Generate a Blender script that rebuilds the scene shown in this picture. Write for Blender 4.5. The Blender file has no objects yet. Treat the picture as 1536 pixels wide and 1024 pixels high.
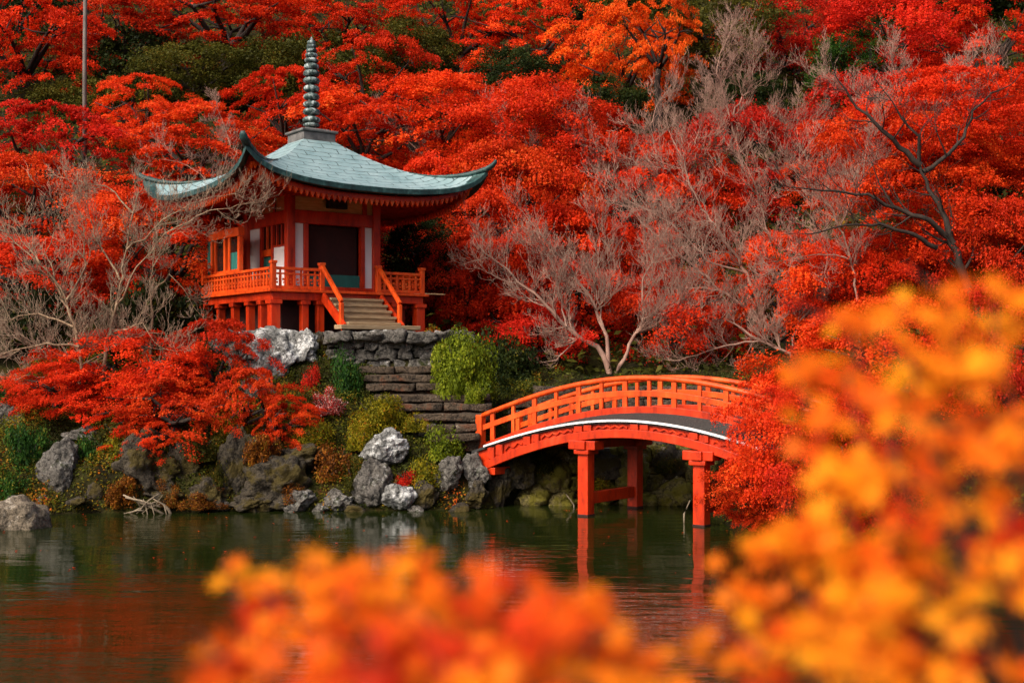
import bpy, bmesh, math, random
import numpy as np
from mathutils import Vector, Matrix, noise as mnoise

R = math.radians
scene = bpy.context.scene
COL = scene.collection

# ------------------------------------------------------------------ camera, sky, sun
F, YH, ZC = 1900.0, 545.0, 4.34          # focal length in photo pixels, horizon row, eye height
cam_d = bpy.data.cameras.new("camera")
cam = bpy.data.objects.new("camera", cam_d)
COL.objects.link(cam)
cam.location = (0, 0, ZC)
cam.rotation_euler = (R(90), 0, 0)
cam_d.sensor_width = 36.0
cam_d.lens = 36.0 * F / 1536.0
cam_d.shift_y = (YH - 512.0) / 1536.0
cam_d.clip_start = 0.05
cam_d.clip_end = 600.0
cam_d.dof.use_dof = True
cam_d.dof.focus_distance = 42.0
cam_d.dof.aperture_fstop = 1.5
cam_d.dof.aperture_blades = 0
scene.camera = cam

SUN_EL, SUN_ROT = R(42), R(222)
world = bpy.data.worlds.new("World")
scene.world = world
world.use_nodes = True
wn = world.node_tree
bg = wn.nodes["Background"]
sky = wn.nodes.new("ShaderNodeTexSky")
sky.sky_type = 'NISHITA'
sky.sun_disc = False
sky.sun_elevation = SUN_EL
sky.sun_rotation = SUN_ROT
sky.air_density = 0.6
sky.dust_density = 7.0
sky.ozone_density = 0.3
wn.links.new(sky.outputs[0], bg.inputs[0])
bg.inputs[1].default_value = 0.15

sun_d = bpy.data.lights.new("sun", 'SUN')
sun = bpy.data.objects.new("sun", sun_d)
COL.objects.link(sun)
sun_d.energy = 2.6
sun_d.angle = R(20)
sun_d.color = (1.0, 0.92, 0.80)
sun_dir = Vector((math.sin(SUN_ROT) * math.cos(SUN_EL), math.cos(SUN_ROT) * math.cos(SUN_EL), math.sin(SUN_EL)))
sun.rotation_euler = sun_dir.to_track_quat('Z', 'Y').to_euler()

scene.view_settings.view_transform = 'Standard'
scene.view_settings.look = 'None'
scene.view_settings.gamma = 1.0
scene.view_settings.exposure = 0.34
scene.render.engine = 'CYCLES'
cy = scene.cycles
cy.max_bounces = 6
cy.diffuse_bounces = 2
cy.glossy_bounces = 3
cy.transmission_bounces = 3
cy.transparent_max_bounces = 4
cy.caustics_reflective = False
cy.caustics_refractive = False
cy.use_denoising = True
cy.sample_clamp_indirect = 6.0

rng = np.random.default_rng(7)
random.seed(7)


def at(px, py, Y):
    """point of the photograph's pixel (px, py) at distance Y"""
    return Vector(((px - 768.0) / F * Y, Y, ZC + (YH - py) / F * Y))


# ------------------------------------------------------------------ materials
def new_mat(name):
    m = bpy.data.materials.new(name)
    m.use_nodes = True
    nt = m.node_tree
    return m, nt, nt.nodes["Principled BSDF"]


def N(nt, t, **kw):
    n = nt.nodes.new(t)
    for k, v in kw.items():
        setattr(n, k, v)
    return n


def ramp(nt, fac, stops):
    r = N(nt, 'ShaderNodeValToRGB')
    el = r.color_ramp.elements
    while len(el) > 1:
        el.remove(el[-1])
    for i, (p, c) in enumerate(stops):
        e = el[0] if i == 0 else el.new(p)
        e.position = p
        e.color = (c[0], c[1], c[2], 1)
    nt.links.new(fac, r.inputs[0])
    return r.outputs[0]


def tex_noise(nt, vec, scale, detail=6, rough=.6):
    n = N(nt, 'ShaderNodeTexNoise')
    n.inputs['Scale'].default_value = scale
    n.inputs['Detail'].default_value = detail
    n.inputs['Roughness'].default_value = rough
    if vec is not None:
        nt.links.new(vec, n.inputs['Vector'])
    return n.outputs[0]


def coords(nt, scale=(1, 1, 1), rot=(0, 0, 0)):
    c = N(nt, 'ShaderNodeTexCoord')
    mp = N(nt, 'ShaderNodeMapping')
    mp.inputs['Scale'].default_value = scale
    mp.inputs['Rotation'].default_value = rot
    nt.links.new(c.outputs['Object'], mp.inputs['Vector'])
    return mp.outputs[0]


def bump(nt, bsdf, h, strength=.3, dist=.02):
    b = N(nt, 'ShaderNodeBump')
    b.inputs['Strength'].default_value = strength
    b.inputs['Distance'].default_value = dist
    nt.links.new(h, b.inputs['Height'])
    nt.links.new(b.outputs[0], bsdf.inputs['Normal'])


def mixc(nt, fac, a, b, mode='MIX'):
    m = N(nt, 'ShaderNodeMix', data_type='RGBA', blend_type=mode)
    if isinstance(fac, float):
        m.inputs[0].default_value = fac
    else:
        nt.links.new(fac, m.inputs[0])
    for i, v in ((6, a), (7, b)):
        if isinstance(v, tuple):
            m.inputs[i].default_value = (*v, 1)
        else:
            nt.links.new(v, m.inputs[i])
    return m.outputs[2]


def mottled(name, stops, scale=4.0, rough=.6, stretch=(1, 1, 1), bstr=.25, bdist=.01, spec=.4, detail=7):
    m, nt, b = new_mat(name)
    v = coords(nt, stretch)
    n1 = tex_noise(nt, v, scale, detail)
    col = ramp(nt, n1, stops)
    nt.links.new(col, b.inputs['Base Color'])
    b.inputs['Roughness'].default_value = rough
    b.inputs['Specular IOR Level'].default_value = spec
    if bstr:
        n2 = tex_noise(nt, v, scale * 4, 5)
        bump(nt, b, n2, bstr, bdist)
    return m


def sc(c, k):
    return tuple(min(1, x * k) for x in c)


def paint(name, c, rough=.42):
    m, nt, b = new_mat(name)
    v = coords(nt, (1, 1, .35))
    n1 = tex_noise(nt, v, 2.2, 8, .7)
    n2 = tex_noise(nt, coords(nt, (6, 6, 1)), 5, 4, .6)
    col = ramp(nt, n1, [(.34, sc(c, .40)), (.45, sc(c, .80)), (.54, sc(c, 1.06)), (.66, (c[0] * .95, c[1] * 1.45 + .01, c[2] + .012))])
    dirt = ramp(nt, n2, [(.54, (0, 0, 0)), (.74, (.55, .55, .55))])
    col = mixc(nt, dirt, col, (c[0] * .35, c[1] * .5, c[2] + .01))
    nt.links.new(col, b.inputs['Base Color'])
    b.inputs['Roughness'].default_value = rough
    b.inputs['Specular IOR Level'].default_value = .35
    bump(nt, b, n2, .12, .006)
    return m


VERM = paint('vermilion paint', (.55, .032, .003))
ORANGE = paint('light tinted orange paint', (.74, .075, .006))  # vermilion pushed towards orange; the light on the rails is mixed into the colour
DKRED = paint('shade darkened vermilion', (.30, .014, .004), .6)  # vermilion darkened in its own colour for the shade under eaves and deck
WHITE = mottled('white plaster', [(.3, (.78, .78, .78)), (.7, (.88, .88, .87))], 2.0, .7, bstr=.05)
CREAM = mottled('bare timber frieze', [(.3, (.55, .33, .15)), (.7, (.74, .50, .26))], 3.0, .6, (1, 1, 6), .1)
PLANK = mottled('weathered planks', [(.3, (.20, .13, .07)), (.55, (.33, .23, .13)), (.75, (.42, .32, .20))], 3.0, .7, (1.2, 9, 9), .3)
BLACK = mottled('black lacquer', [(.3, (.006, .005, .005)), (.7, (.014, .012, .012))], 4.0, .5, bstr=0)
DARKIN = mottled('dark timber and interior shade', [(.3, (.022, .006, .005)), (.7, (.045, .010, .007))], 3.0, .8, bstr=.1)
TEAL = mottled('green painted panel', [(.3, (.012, .10, .085)), (.7, (.02, .16, .13))], 3.0, .55, (1, 1, .4), .1)
CURT = mottled('green curtain', [(.35, (.006, .06, .05)), (.6, (.02, .17, .14))], 6.0, .8, (3, 3, .1), .3)
PATINA = mottled('dark copper patina', [(.32, (.006, .018, .018)), (.52, (.014, .050, .048)), (.72, (.06, .14, .13))], 5.0, .55, (1, 1, .6), .2)
BRONZE = mottled('weathered bronze', [(.36, (.012, .022, .020)), (.50, (.05, .085, .08)), (.62, (.36, .42, .42)), (.75, (.58, .62, .62))], 7.0, .6, (1, 1, .7), .3)
LEAD = mottled('grey weathered metal', [(.3, (.05, .05, .05)), (.7, (.20, .19, .18))], 3.0, .6, bstr=.2)
DECK = mottled('dark deck boards', [(.3, (.010, .010, .009)), (.55, (.028, .027, .025)), (.75, (.065, .06, .052))], 4.0, .7, (9, 1, 9), .4)
GLASS, _nt, _b = new_mat('dark window glass')
_b.inputs['Base Color'].default_value = (.012, .012, .010, 1)
_b.inputs['Roughness'].default_value = .06

# copper roof sheets: courses with dark, uneven laps
ROOF, nt, b = new_mat('pale copper roof sheets')
tc = N(nt, 'ShaderNodeUVMap')
br = N(nt, 'ShaderNodeTexBrick')
wob = N(nt, 'ShaderNodeTexNoise')
wob.inputs['Scale'].default_value = 5.0
wob.inputs['Detail'].default_value = 5
nt.links.new(tc.outputs[0], wob.inputs['Vector'])
vm = N(nt, 'ShaderNodeVectorMath', operation='MULTIPLY_ADD')
vm.inputs[1].default_value = (.12, .12, 0)
nt.links.new(wob.outputs[1], vm.inputs[0])
nt.links.new(tc.outputs[0], vm.inputs[2])
nt.links.new(vm.outputs[0], br.inputs['Vector'])
br.inputs['Scale'].default_value = 1.0
br.inputs['Brick Width'].default_value = .95
br.inputs['Row Height'].default_value = .33
br.inputs['Mortar Size'].default_value = .022
br.inputs['Mortar Smooth'].default_value = .3
br.inputs['Color1'].default_value = (0.185, 0.277, 0.290, 1)
br.inputs['Color2'].default_value = (0.286, 0.378, 0.391, 1)
br.inputs['Mortar'].default_value = (.035, .06, .06, 1)
n1 = tex_noise(nt, tc.outputs[0], 1.3, 8, .7)
n2 = tex_noise(nt, tc.outputs[0], 4.0, 6, .6)
lap = ramp(nt, n2, [(.36, (.15, .15, .15)), (.50, (1, 1, 1))])
base = ramp(nt, n1, [(.28, (.09, .16, .168)), (.42, (.185, .285, .30)), (.58, (.245, .345, .36)), (.74, (.36, .46, .475))])
sheet = mixc(nt, .5, base, br.outputs[0])
mk = N(nt, 'ShaderNodeMath', operation='MULTIPLY')
nt.links.new(br.outputs['Fac'], mk.inputs[0])
nt.links.new(lap, mk.inputs[1])
col = mixc(nt, mk.outputs[0], base, (.025, .05, .05))
nt.links.new(col, b.inputs['Base Color'])
b.inputs['Roughness'].default_value = .5
b.inputs['Specular IOR Level'].default_value = .5
bump(nt, b, br.outputs['Fac'], -.6, .03)


def stone(name, dark, mid, pale, scale=1.6, lichen=.56, moss=None, mossat=.6):
    m, nt, b = new_mat(name)
    v = coords(nt)
    n1 = tex_noise(nt, v, scale, 9, .72)
    n2 = tex_noise(nt, v, scale * 5, 7, .7)
    vo = N(nt, 'ShaderNodeTexVoronoi', feature='DISTANCE_TO_EDGE')
    vo.inputs['Scale'].default_value = scale * 1.8
    wv = N(nt, 'ShaderNodeVectorMath', operation='MULTIPLY_ADD')
    nn = N(nt, 'ShaderNodeTexNoise')
    nn.inputs['Scale'].default_value = scale * 2
    nn.inputs['Detail'].default_value = 5
    nt.links.new(v, nn.inputs['Vector'])
    wv.inputs[1].default_value = (.5, .5, .5)
    nt.links.new(nn.outputs[1], wv.inputs[0])
    nt.links.new(v, wv.inputs[2])
    nt.links.new(wv.outputs[0], vo.inputs['Vector'])
    col = ramp(nt, n1, [(.30, dark), (.48, mid), (lichen, mid), (lichen + .06, pale)])
    spk = ramp(nt, n2, [(.36, (.25, .25, .25)), (.5, (1, 1, 1)), (.66, (1.0, 1.0, 1.0))])
    col = mixc(nt, 1.0, col, spk, 'MULTIPLY')
    crack = ramp(nt, vo.outputs['Distance'], [(.0, (.12, .12, .12)), (.05, (.8, .8, .8)), (.1, (1, 1, 1))])
    col = mixc(nt, .75, col, crack, 'MULTIPLY')
    if moss:
        n3 = tex_noise(nt, v, scale * .9, 6, .65)
        mm = ramp(nt, n3, [(mossat - .08, (0, 0, 0)), (mossat, (1, 1, 1))])
        col = mixc(nt, mm, col, moss)
    nt.links.new(col, b.inputs['Base Color'])
    b.inputs['Roughness'].default_value = .85
    b.inputs['Specular IOR Level'].default_value = .25
    hh = N(nt, 'ShaderNodeMath', operation='ADD')
    nt.links.new(n2, hh.inputs[0])
    cl = N(nt, 'ShaderNodeMath', operation='MINIMUM')
    nt.links.new(vo.outputs['Distance'], cl.inputs[0])
    cl.inputs[1].default_value = .15
    nt.links.new(cl.outputs[0], hh.inputs[1])
    bump(nt, b, hh.outputs[0], .9, .12)
    return m


S_PALE = stone('pale lichened stone', (.06, .06, .055), (.25, .25, .24), (.62, .63, .62), 1.5, .50)
S_GREY = stone('grey stone', (.032, .029, .025), (.14, .128, .112), (.40, .39, .37), 1.8, .56, (.03, .035, .008), .66)
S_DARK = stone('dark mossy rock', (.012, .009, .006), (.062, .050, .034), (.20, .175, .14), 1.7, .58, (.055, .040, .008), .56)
S_MOSS = stone('mossy rubble stone', (.045, .036, .012), (.19, .155, .055), (.46, .40, .27), 1.9, .54, (.15, .13, .016), .54)
S_BROWN = stone('brown stained stone', (.022, .017, .012), (.095, .068, .046), (.26, .21, .16), 2.0, .60, (.13, .052, .026), .64)
S_BOULD = stone('speckled tan boulder', (.06, .05, .035), (.26, .21, .15), (.46, .40, .32), 3.0, .55)


def leafmat(name, stops, trans=.35, var=.18, rough=.55):
    m, nt, b = new_mat(name)
    a = N(nt, 'ShaderNodeAttribute', attribute_name='tint')
    col = ramp(nt, a.outputs['Fac'], stops)
    oi = N(nt, 'ShaderNodeObjectInfo')
    hs = N(nt, 'ShaderNodeHueSaturation')
    mr = N(nt, 'ShaderNodeMapRange')
    mr.inputs[3].default_value = 1 - var
    mr.inputs[4].default_value = 1 + var
    nt.links.new(oi.outputs['Random'], mr.inputs[0])
    nt.links.new(mr.outputs[0], hs.inputs['Value'])
    nt.links.new(col, hs.inputs['Color'])
    nt.links.new(hs.outputs[0], b.inputs['Base Color'])
    b.inputs['Roughness'].default_value = rough
    b.inputs['Specular IOR Level'].default_value = .10
    tr = N(nt, 'ShaderNodeBsdfTranslucent')
    nt.links.new(hs.outputs[0], tr.inputs[0])
    mx = N(nt, 'ShaderNodeMixShader')
    mx.inputs[0].default_value = trans
    nt.links.new(b.outputs[0], mx.inputs[1])
    nt.links.new(tr.outputs[0], mx.inputs[2])
    nt.links.new(mx.outputs[0], nt.nodes['Material Output'].inputs[0])
    return m


L = {
    'S': leafmat('scarlet maple leaves', [(0, (.30, .012, .004)), (.45, (.62, .028, .006)), (.8, (.76, .050, .008)), (1, (.80, .10, .012))]),
    'O': leafmat('orange red maple leaves', [(0, (.28, .016, .004)), (.4, (.64, .036, .006)), (.75, (.78, .074, .009)), (1, (.74, .16, .02))]),
    'C': leafmat('crimson maple leaves', [(0, (.16, .008, .004)), (.45, (.54, .018, .009)), (.8, (.70, .030, .010)), (1, (.66, .07, .015))]),
    'A': leafmat('amber maple leaves', [(0, (.26, .025, .004)), (.45, (.80, .090, .008)), (.8, (.86, .15, .010)), (1, (.60, .24, .03))]),
    'G': leafmat('olive evergreen leaves', [(0, (.014, .016, .004)), (.5, (.060, .062, .009)), (.85, (.12, .105, .013)), (1, (.26, .11, .012))]),
    'D': leafmat('dark evergreen leaves', [(0, (.006, .012, .004)), (.5, (.018, .030, .007)), (.9, (.045, .060, .010)), (1, (.12, .10, .01))]),
    'L': leafmat('bright green clipped leaves', [(0, (.03, .05, .005)), (.5, (.15, .20, .010)), (.85, (.30, .35, .018)), (1, (.42, .42, .04))]),
    'Y': leafmat('yellow green leaves', [(0, (.03, .04, .004)), (.4, (.16, .15, .008)), (.8, (.34, .27, .012)), (1, (.42, .14, .012))]),
    'F': leafmat('fern green leaves', [(0, (.006, .02, .006)), (.5, (.025, .08, .012)), (.85, (.06, .13, .016)), (1, (.20, .16, .02))]),
    'P': leafmat('pink and white leaves', [(0, (.10, .02, .01)), (.35, (.42, .02, .02)), (.62, (.40, .10, .08)), (.8, (.62, .40, .36)), (1, (.75, .65, .62))]),
    'R': leafmat('rusty dry leaves', [(0, (.03, .012, .004)), (.45, (.16, .05, .008)), (.8, (.34, .11, .012)), (1, (.30, .22, .02))]),
    'M': leafmat('mixed ground leaves', [(0, (.012, .016, .004)), (.35, (.045, .055, .008)), (.6, (.13, .14, .012)), (.8, (.30, .17, .012)), (1, (.52, .09, .010))]),
    'B': leafmat('orange leaves close by', [(0, (.40, .012, .003)), (.25, (.66, .044, .004)), (.5, (.78, .13, .005)), (.8, (.84, .225, .007)), (1, (.88, .32, .009))], .40, .0),
}
BARK = mottled('dark maple bark', [(.3, (.010, .007, .005)), (.7, (.04, .026, .018))], 6, .85, (1, 1, .3), .4)
BARKT = mottled('pale tan bark', [(.3, (.08, .05, .03)), (.5, (.24, .155, .09)), (.7, (.38, .28, .18))], 7, .8, (1, 1, .5), .4)
TWIG = mottled('grey pink twigs', [(.3, (.17, .085, .062)), (.7, (.42, .26, .195))], 1.2, .8, bstr=0)
TWIGT = mottled('tan bare twigs', [(.3, (.14, .085, .055)), (.7, (.40, .285, .195))], 1.2, .8, bstr=0)
DRIFT = mottled('bleached driftwood', [(.3, (.08, .058, .036)), (.7, (.30, .235, .16))], 5, .8, bstr=.3)
POLE = mottled('weathered grey pole', [(.3, (.06, .05, .045)), (.7, (.18, .15, .13))], 4, .8, (1, 1, .2), .3)


# ------------------------------------------------------------------ object helpers
def tag(o, label=None, cat=None, group=None, kind=None):
    if label: o['label'] = label
    if cat: o['category'] = cat
    if group: o['group'] = group
    if kind: o['kind'] = kind
    return o


def thing(name, label, cat, loc=(0, 0, 0), rz=0, group=None):
    o = bpy.data.objects.new(name, None)
    COL.objects.link(o)
    o.location = loc
    o.rotation_euler = (0, 0, rz)
    o.empty_display_size = .3
    return tag(o, label, cat, group)


def link(name, me, mat=None, parent=None, loc=None):
    o = bpy.data.objects.new(name, me)
    COL.objects.link(o)
    if mat and not me.materials:
        me.materials.append(mat)
    if parent: o.parent = parent
    if loc is not None: o.location = loc
    return o


def mesh_np(name, V, faces, smooth=False, tint=None):
    """V (n,3); faces (m,k) int array, all the same k"""
    me = bpy.data.meshes.new(name)
    V = np.asarray(V, dtype=np.float32)
    Fc = np.asarray(faces, dtype=np.int32)
    m, k = Fc.shape
    me.vertices.add(len(V))
    me.vertices.foreach_set('co', V.ravel())
    me.loops.add(m * k)
    me.loops.foreach_set('vertex_index', Fc.ravel())
    me.polygons.add(m)
    me.polygons.foreach_set('loop_start', np.arange(0, m * k, k, dtype=np.int32))
    me.polygons.foreach_set('loop_total', np.full(m, k, dtype=np.int32))
    if smooth:
        me.polygons.foreach_set('use_smooth', np.ones(m, dtype=bool))
    if tint is not None:
        a = me.attributes.new('tint', 'FLOAT', 'FACE')
        a.data.foreach_set('value', np.asarray(tint, dtype=np.float32))
    me.update(calc_edges=True)
    return me


class MB:
    """collects boxes, bars and tubes into one mesh"""
    def __init__(self):
        self.v, self.f = [], []

    def add(self, vs, fs):
        o = len(self.v)
        self.v += [tuple(p) for p in vs]
        self.f += [[i + o for i in f] for f in fs]
        return self

    def box(self, x0, x1, y0, y1, z0, z1):
        vs = [(x0, y0, z0), (x1, y0, z0), (x1, y1, z0), (x0, y1, z0), (x0, y0, z1), (x1, y0, z1), (x1, y1, z1), (x0, y1, z1)]
        return self.add(vs, [[0, 3, 2, 1], [4, 5, 6, 7], [0, 1, 5, 4], [1, 2, 6, 5], [2, 3, 7, 6], [3, 0, 4, 7]])

    def bar(self, p, q, w, h, up=(0, 0, 1)):
        p, q, up = Vector(p), Vector(q), Vector(up)
        d = (q - p).normalized()
        s = d.cross(up).normalized()
        u = s.cross(d)
        vs = []
        for c in (p, q):
            for a, b_ in ((-1, -1), (1, -1), (1, 1), (-1, 1)):
                vs.append(c + s * (a * w / 2) + u * (b_ * h / 2))
        return self.add(vs, [[3, 2, 1, 0], [4, 5, 6, 7], [0, 1, 5, 4], [1, 2, 6, 5], [2, 3, 7, 6], [3, 0, 4, 7]])

    def sweep(self, secs):
        """secs: list of cross-sections (same number of points each), closed rings, capped"""
        k = len(secs[0])
        vs = [p for s in secs for p in s]
        fs = []
        for i in range(len(secs) - 1):
            for j in range(k):
                a, b_ = i * k + j, i * k + (j + 1) % k
                fs.append([a, b_, b_ + k, a + k])
        fs.append(list(range(k))[::-1])
        fs.append([(len(secs) - 1) * k + j for j in range(k)])
        return self.add(vs, fs)

    def tube(self, pts, radii, sides=8):
        pts = [Vector(p) for p in pts]
        if isinstance(radii, (int, float)): radii = [radii] * len(pts)
        secs = []
        for i, p in enumerate(pts):
            d = (pts[min(i + 1, len(pts) - 1)] - pts[max(i - 1, 0)]).normalized()
            a = d.orthogonal().normalized() if abs(d.z) > .95 else d.cross(Vector((0, 0, 1))).normalized()
            b_ = d.cross(a)
            secs.append([p + (a * math.cos(t) + b_ * math.sin(t)) * radii[i] for t in [2 * math.pi * k / sides for k in range(sides)]])
        return self.sweep(secs)

    def lathe(self, prof, cx=0, cy_=0, sides=20):
        secs = [[(cx + r * math.cos(t), cy_ + r * math.sin(t), z) for t in [2 * math.pi * k / sides for k in range(sides)]] for r, z in prof]
        return self.sweep(secs)

    def build(self, name, mat, parent=None, bev=0.0, smooth=False):
        me = bpy.data.meshes.new(name)
        me.from_pydata(self.v, [], self.f)
        bm = bmesh.new()
        bm.from_mesh(me)
        bmesh.ops.recalc_face_normals(bm, faces=bm.faces)
        bm.to_mesh(me)
        bm.free()
        if smooth:
            for p in me.polygons: p.use_smooth = True
        o = link(name, me, mat, parent)
        if bev:
            md = o.modifiers.new('bevel', 'BEVEL')
            md.width = bev
            md.segments = 2
            md.limit_method = 'ANGLE'
            md.angle_limit = R(40)
        return o


# ------------------------------------------------------------------ ground
PROF = {
    -60: [(-20, 3.2), (2, 2.8), (7, 1.9), (13.5, -.3), (20, -1.2), (33, -1), (35.4, -.5), (36.0, .9), (39, 2.4), (44, 5), (52, 9), (100, 38), (170, 80)],
    -16: [(-20, 3.2), (2, 2.8), (7, 1.9), (13.5, -.3), (20, -1.2), (33.5, -1), (36.0, -.5), (36.5, .9), (38.6, 2.2), (41, 3.0), (45, 4.9), (52, 7.0), (100, 37), (170, 80)],
    -12: [(-20, 3.2), (2, 2.8), (7, 1.9), (13.5, -.3), (20, -1.2), (34, -1), (36.7, -.5), (37.2, 1.1), (38.7, 2.0), (41, 3.1), (43, 4.7), (45, 5.5), (51.5, 5.6), (56, 8), (100, 36), (170, 80)],
    -8: [(-20, 3.2), (2, 2.8), (7, 1.9), (13.5, -.3), (20, -1.2), (34, -1), (37.1, -.5), (37.6, .8), (39, 1.9), (40.8, 3.3), (42.3, 4.7), (42.9, 5.28), (43.4, 5.4), (51.5, 5.5), (56, 8), (100, 36), (170, 80)],
    -3.2: [(-20, 3.2), (2, 2.8), (7, 1.9), (13.5, -.3), (20, -1.2), (34, -1), (37.2, -.5), (37.7, .7), (39.3, 1.9), (41, 2.9), (42.3, 4.2), (43.2, 5.3), (50, 5.5), (55, 7), (100, 35), (170, 80)],
    -1.2: [(-20, 3.2), (2, 2.8), (7, 1.9), (13.5, -.3), (20, -1.2), (34, -1), (37.7, -.5), (38.1, .9), (39.4, 1.4), (41, 1.9), (42.3, 2.8), (44, 3.8), (50, 5), (55, 6.8), (100, 35), (170, 80)],
    .2: [(-20, 3.2), (2, 2.8), (7, 1.9), (13.5, -.3), (20, -1.2), (34, -1), (39.0, -.8), (39.5, .7), (40.5, 1.3), (41.8, 1.6), (42.2, 3.2), (47, 4.0), (52, 5.8), (100, 36), (170, 80)],
    5.2: [(-20, 3.2), (2, 2.8), (7, 1.9), (13.5, -.3), (20, -1.2), (34, -1), (38.8, -.8), (39.3, .7), (40.5, 1.3), (41.8, 1.6), (42.2, 3.2), (47, 4.0), (52, 5.8), (100, 36), (170, 80)],
    6.6: [(-20, 3.2), (2, 2.8), (7, 1.9), (13.5, -.3), (20, -1.2), (30, -.9), (32.8, -.6), (33.3, .8), (34.5, 1.4), (40, 2.0), (42.2, 3.0), (47, 4.2), (52, 6), (100, 36), (170, 80)],
    10: [(-20, 3.2), (2, 2.8), (7, 1.9), (13.5, -.3), (20, -1.1), (26, -.9), (28.5, -.5), (29, .8), (31, 1.5), (40, 2.6), (47, 4.6), (52, 7), (100, 36), (170, 80)],
    20: [(-20, 3.2), (2, 2.8), (7, 1.9), (13.5, -.3), (18, -.6), (22, -.6), (24, .7), (30, 2), (40, 4), (47, 6), (52, 9), (100, 37), (170, 80)],
    70: [(-20, 3.2), (2, 3.0), (7, 2.4), (13.5, 1.2), (20, 1.2), (24, 2), (30, 3.2), (40, 5), (47, 7), (52, 10), (100, 38), (170, 80)],
}
GX = np.concatenate([np.arange(-60, -18, 1.5), np.arange(-18, 14, .25), np.arange(14, 70.1, 1.5)])
GY = np.concatenate([np.arange(-20, 34, 1.0), np.arange(34, 46, .2), np.arange(46, 60, .5), np.arange(60, 171, 2.0)])
_k = sorted(PROF)
_rows = np.array([np.interp(GY, [p[0] for p in PROF[k]], [p[1] for p in PROF[k]]) for k in _k])
HGT = np.array([[0.0] * len(GX)] * len(GY))
for j in range(len(GY)):
    HGT[j] = np.interp(GX, _k, _rows[:, j])
for j, yy in enumerate(GY):
    for i, xx in enumerate(GX):
        if yy < 34 and -20 < xx < 15: 
            continue
        a = .10 if (42.5 < yy < 52 and -12 < xx < -2) else .30
        if yy > 52: a = .8
        HGT[j, i] += a * mnoise.noise((xx * .55, yy * .55, 3.1)) + a * .4 * mnoise.noise((xx * 1.7, yy * 1.7, 8.3))


def H(x, y):
    i = min(max(np.searchsorted(GX, x) - 1, 0), len(GX) - 2)
    j = min(max(np.searchsorted(GY, y) - 1, 0), len(GY) - 2)
    a = (x - GX[i]) / (GX[i + 1] - GX[i])
    b_ = (y - GY[j]) / (GY[j + 1] - GY[j])
    return float((HGT[j, i] * (1 - a) + HGT[j, i + 1] * a) * (1 - b_) + (HGT[j + 1, i] * (1 - a) + HGT[j + 1, i + 1] * a) * b_)


def Hv(x, y):
    i = np.clip(np.searchsorted(GX, x) - 1, 0, len(GX) - 2)
    j = np.clip(np.searchsorted(GY, y) - 1, 0, len(GY) - 2)
    a = (x - GX[i]) / (GX[i + 1] - GX[i])
    b_ = (y - GY[j]) / (GY[j + 1] - GY[j])
    return (HGT[j, i] * (1 - a) + HGT[j, i + 1] * a) * (1 - b_) + (HGT[j + 1, i] * (1 - a) + HGT[j + 1, i + 1] * a) * b_


GROUND, nt, b = new_mat('mossy leaf littered soil')
v = coords(nt)
n1 = tex_noise(nt, v, .9, 8, .65)
n2 = tex_noise(nt, v, 9, 6, .7)
c1 = ramp(nt, n1, [(.32, (.008, .006, .003)), (.46, (.022, .019, .006)), (.56, (.038, .036, .008)), (.70, (.055, .024, .007))])
c2 = ramp(nt, n2, [(.35, (.35, .35, .35)), (.6, (1, 1, 1))])
nt.links.new(mixc(nt, 1.0, c1, c2, 'MULTIPLY'), b.inputs['Base Color'])
b.inputs['Roughness'].default_value = .95
b.inputs['Specular IOR Level'].default_value = .1
bump(nt, b, n2, .8, .06)
nx, ny = len(GX), len(GY)
XX, YY = np.meshgrid(GX, GY)
Vg = np.stack([XX.ravel(), YY.ravel(), HGT.ravel()], 1)
ii = np.arange(nx * ny).reshape(ny, nx)
Fg = np.stack([ii[:-1, :-1].ravel(), ii[:-1, 1:].ravel(), ii[1:, 1:].ravel(), ii[1:, :-1].ravel()], 1)
tag(link('ground', mesh_np('ground', Vg, Fg, True), GROUND), kind='structure')

WATER, nt, b = new_mat('dark green pond water')
b.inputs['Base Color'].default_value = (.010, .0150, .0028, 1)
b.inputs['Roughness'].default_value = .012
b.inputs['IOR'].default_value = 1.40
b.inputs['Specular IOR Level'].default_value = .5
va = tex_noise(nt, coords(nt, (.30, 1.3, 1)), 1.0, 3, .5)
vb = tex_noise(nt, coords(nt, (.8, 3.4, 1)), 1.5, 3, .5)
vc = tex_noise(nt, coords(nt, (.10, .16, 1)), 1.0, 3, .5)
ms = N(nt, 'ShaderNodeMath', operation='MULTIPLY_ADD')
nt.links.new(vb, ms.inputs[0])
ms.inputs[1].default_value = .38
nt.links.new(va, ms.inputs[2])
calm = N(nt, 'ShaderNodeMapRange')
nt.links.new(vc, calm.inputs[0])
calm.inputs[1].default_value = .40
calm.inputs[2].default_value = .62
calm.inputs[3].default_value = .18
calm.inputs[4].default_value = 1.0
ml = N(nt, 'ShaderNodeMath', operation='MULTIPLY')
nt.links.new(ms.outputs[0], ml.inputs[0])
nt.links.new(calm.outputs[0], ml.inputs[1])
bump(nt, b, ml.outputs[0], 1.0, .045)
wv = [(-60, -2, 0), (70, -2, 0), (70, 46, 0), (-60, 46, 0)]
tag(link('water', mesh_np('water', wv, [[0, 1, 2, 3]]), WATER), kind='structure')


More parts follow.
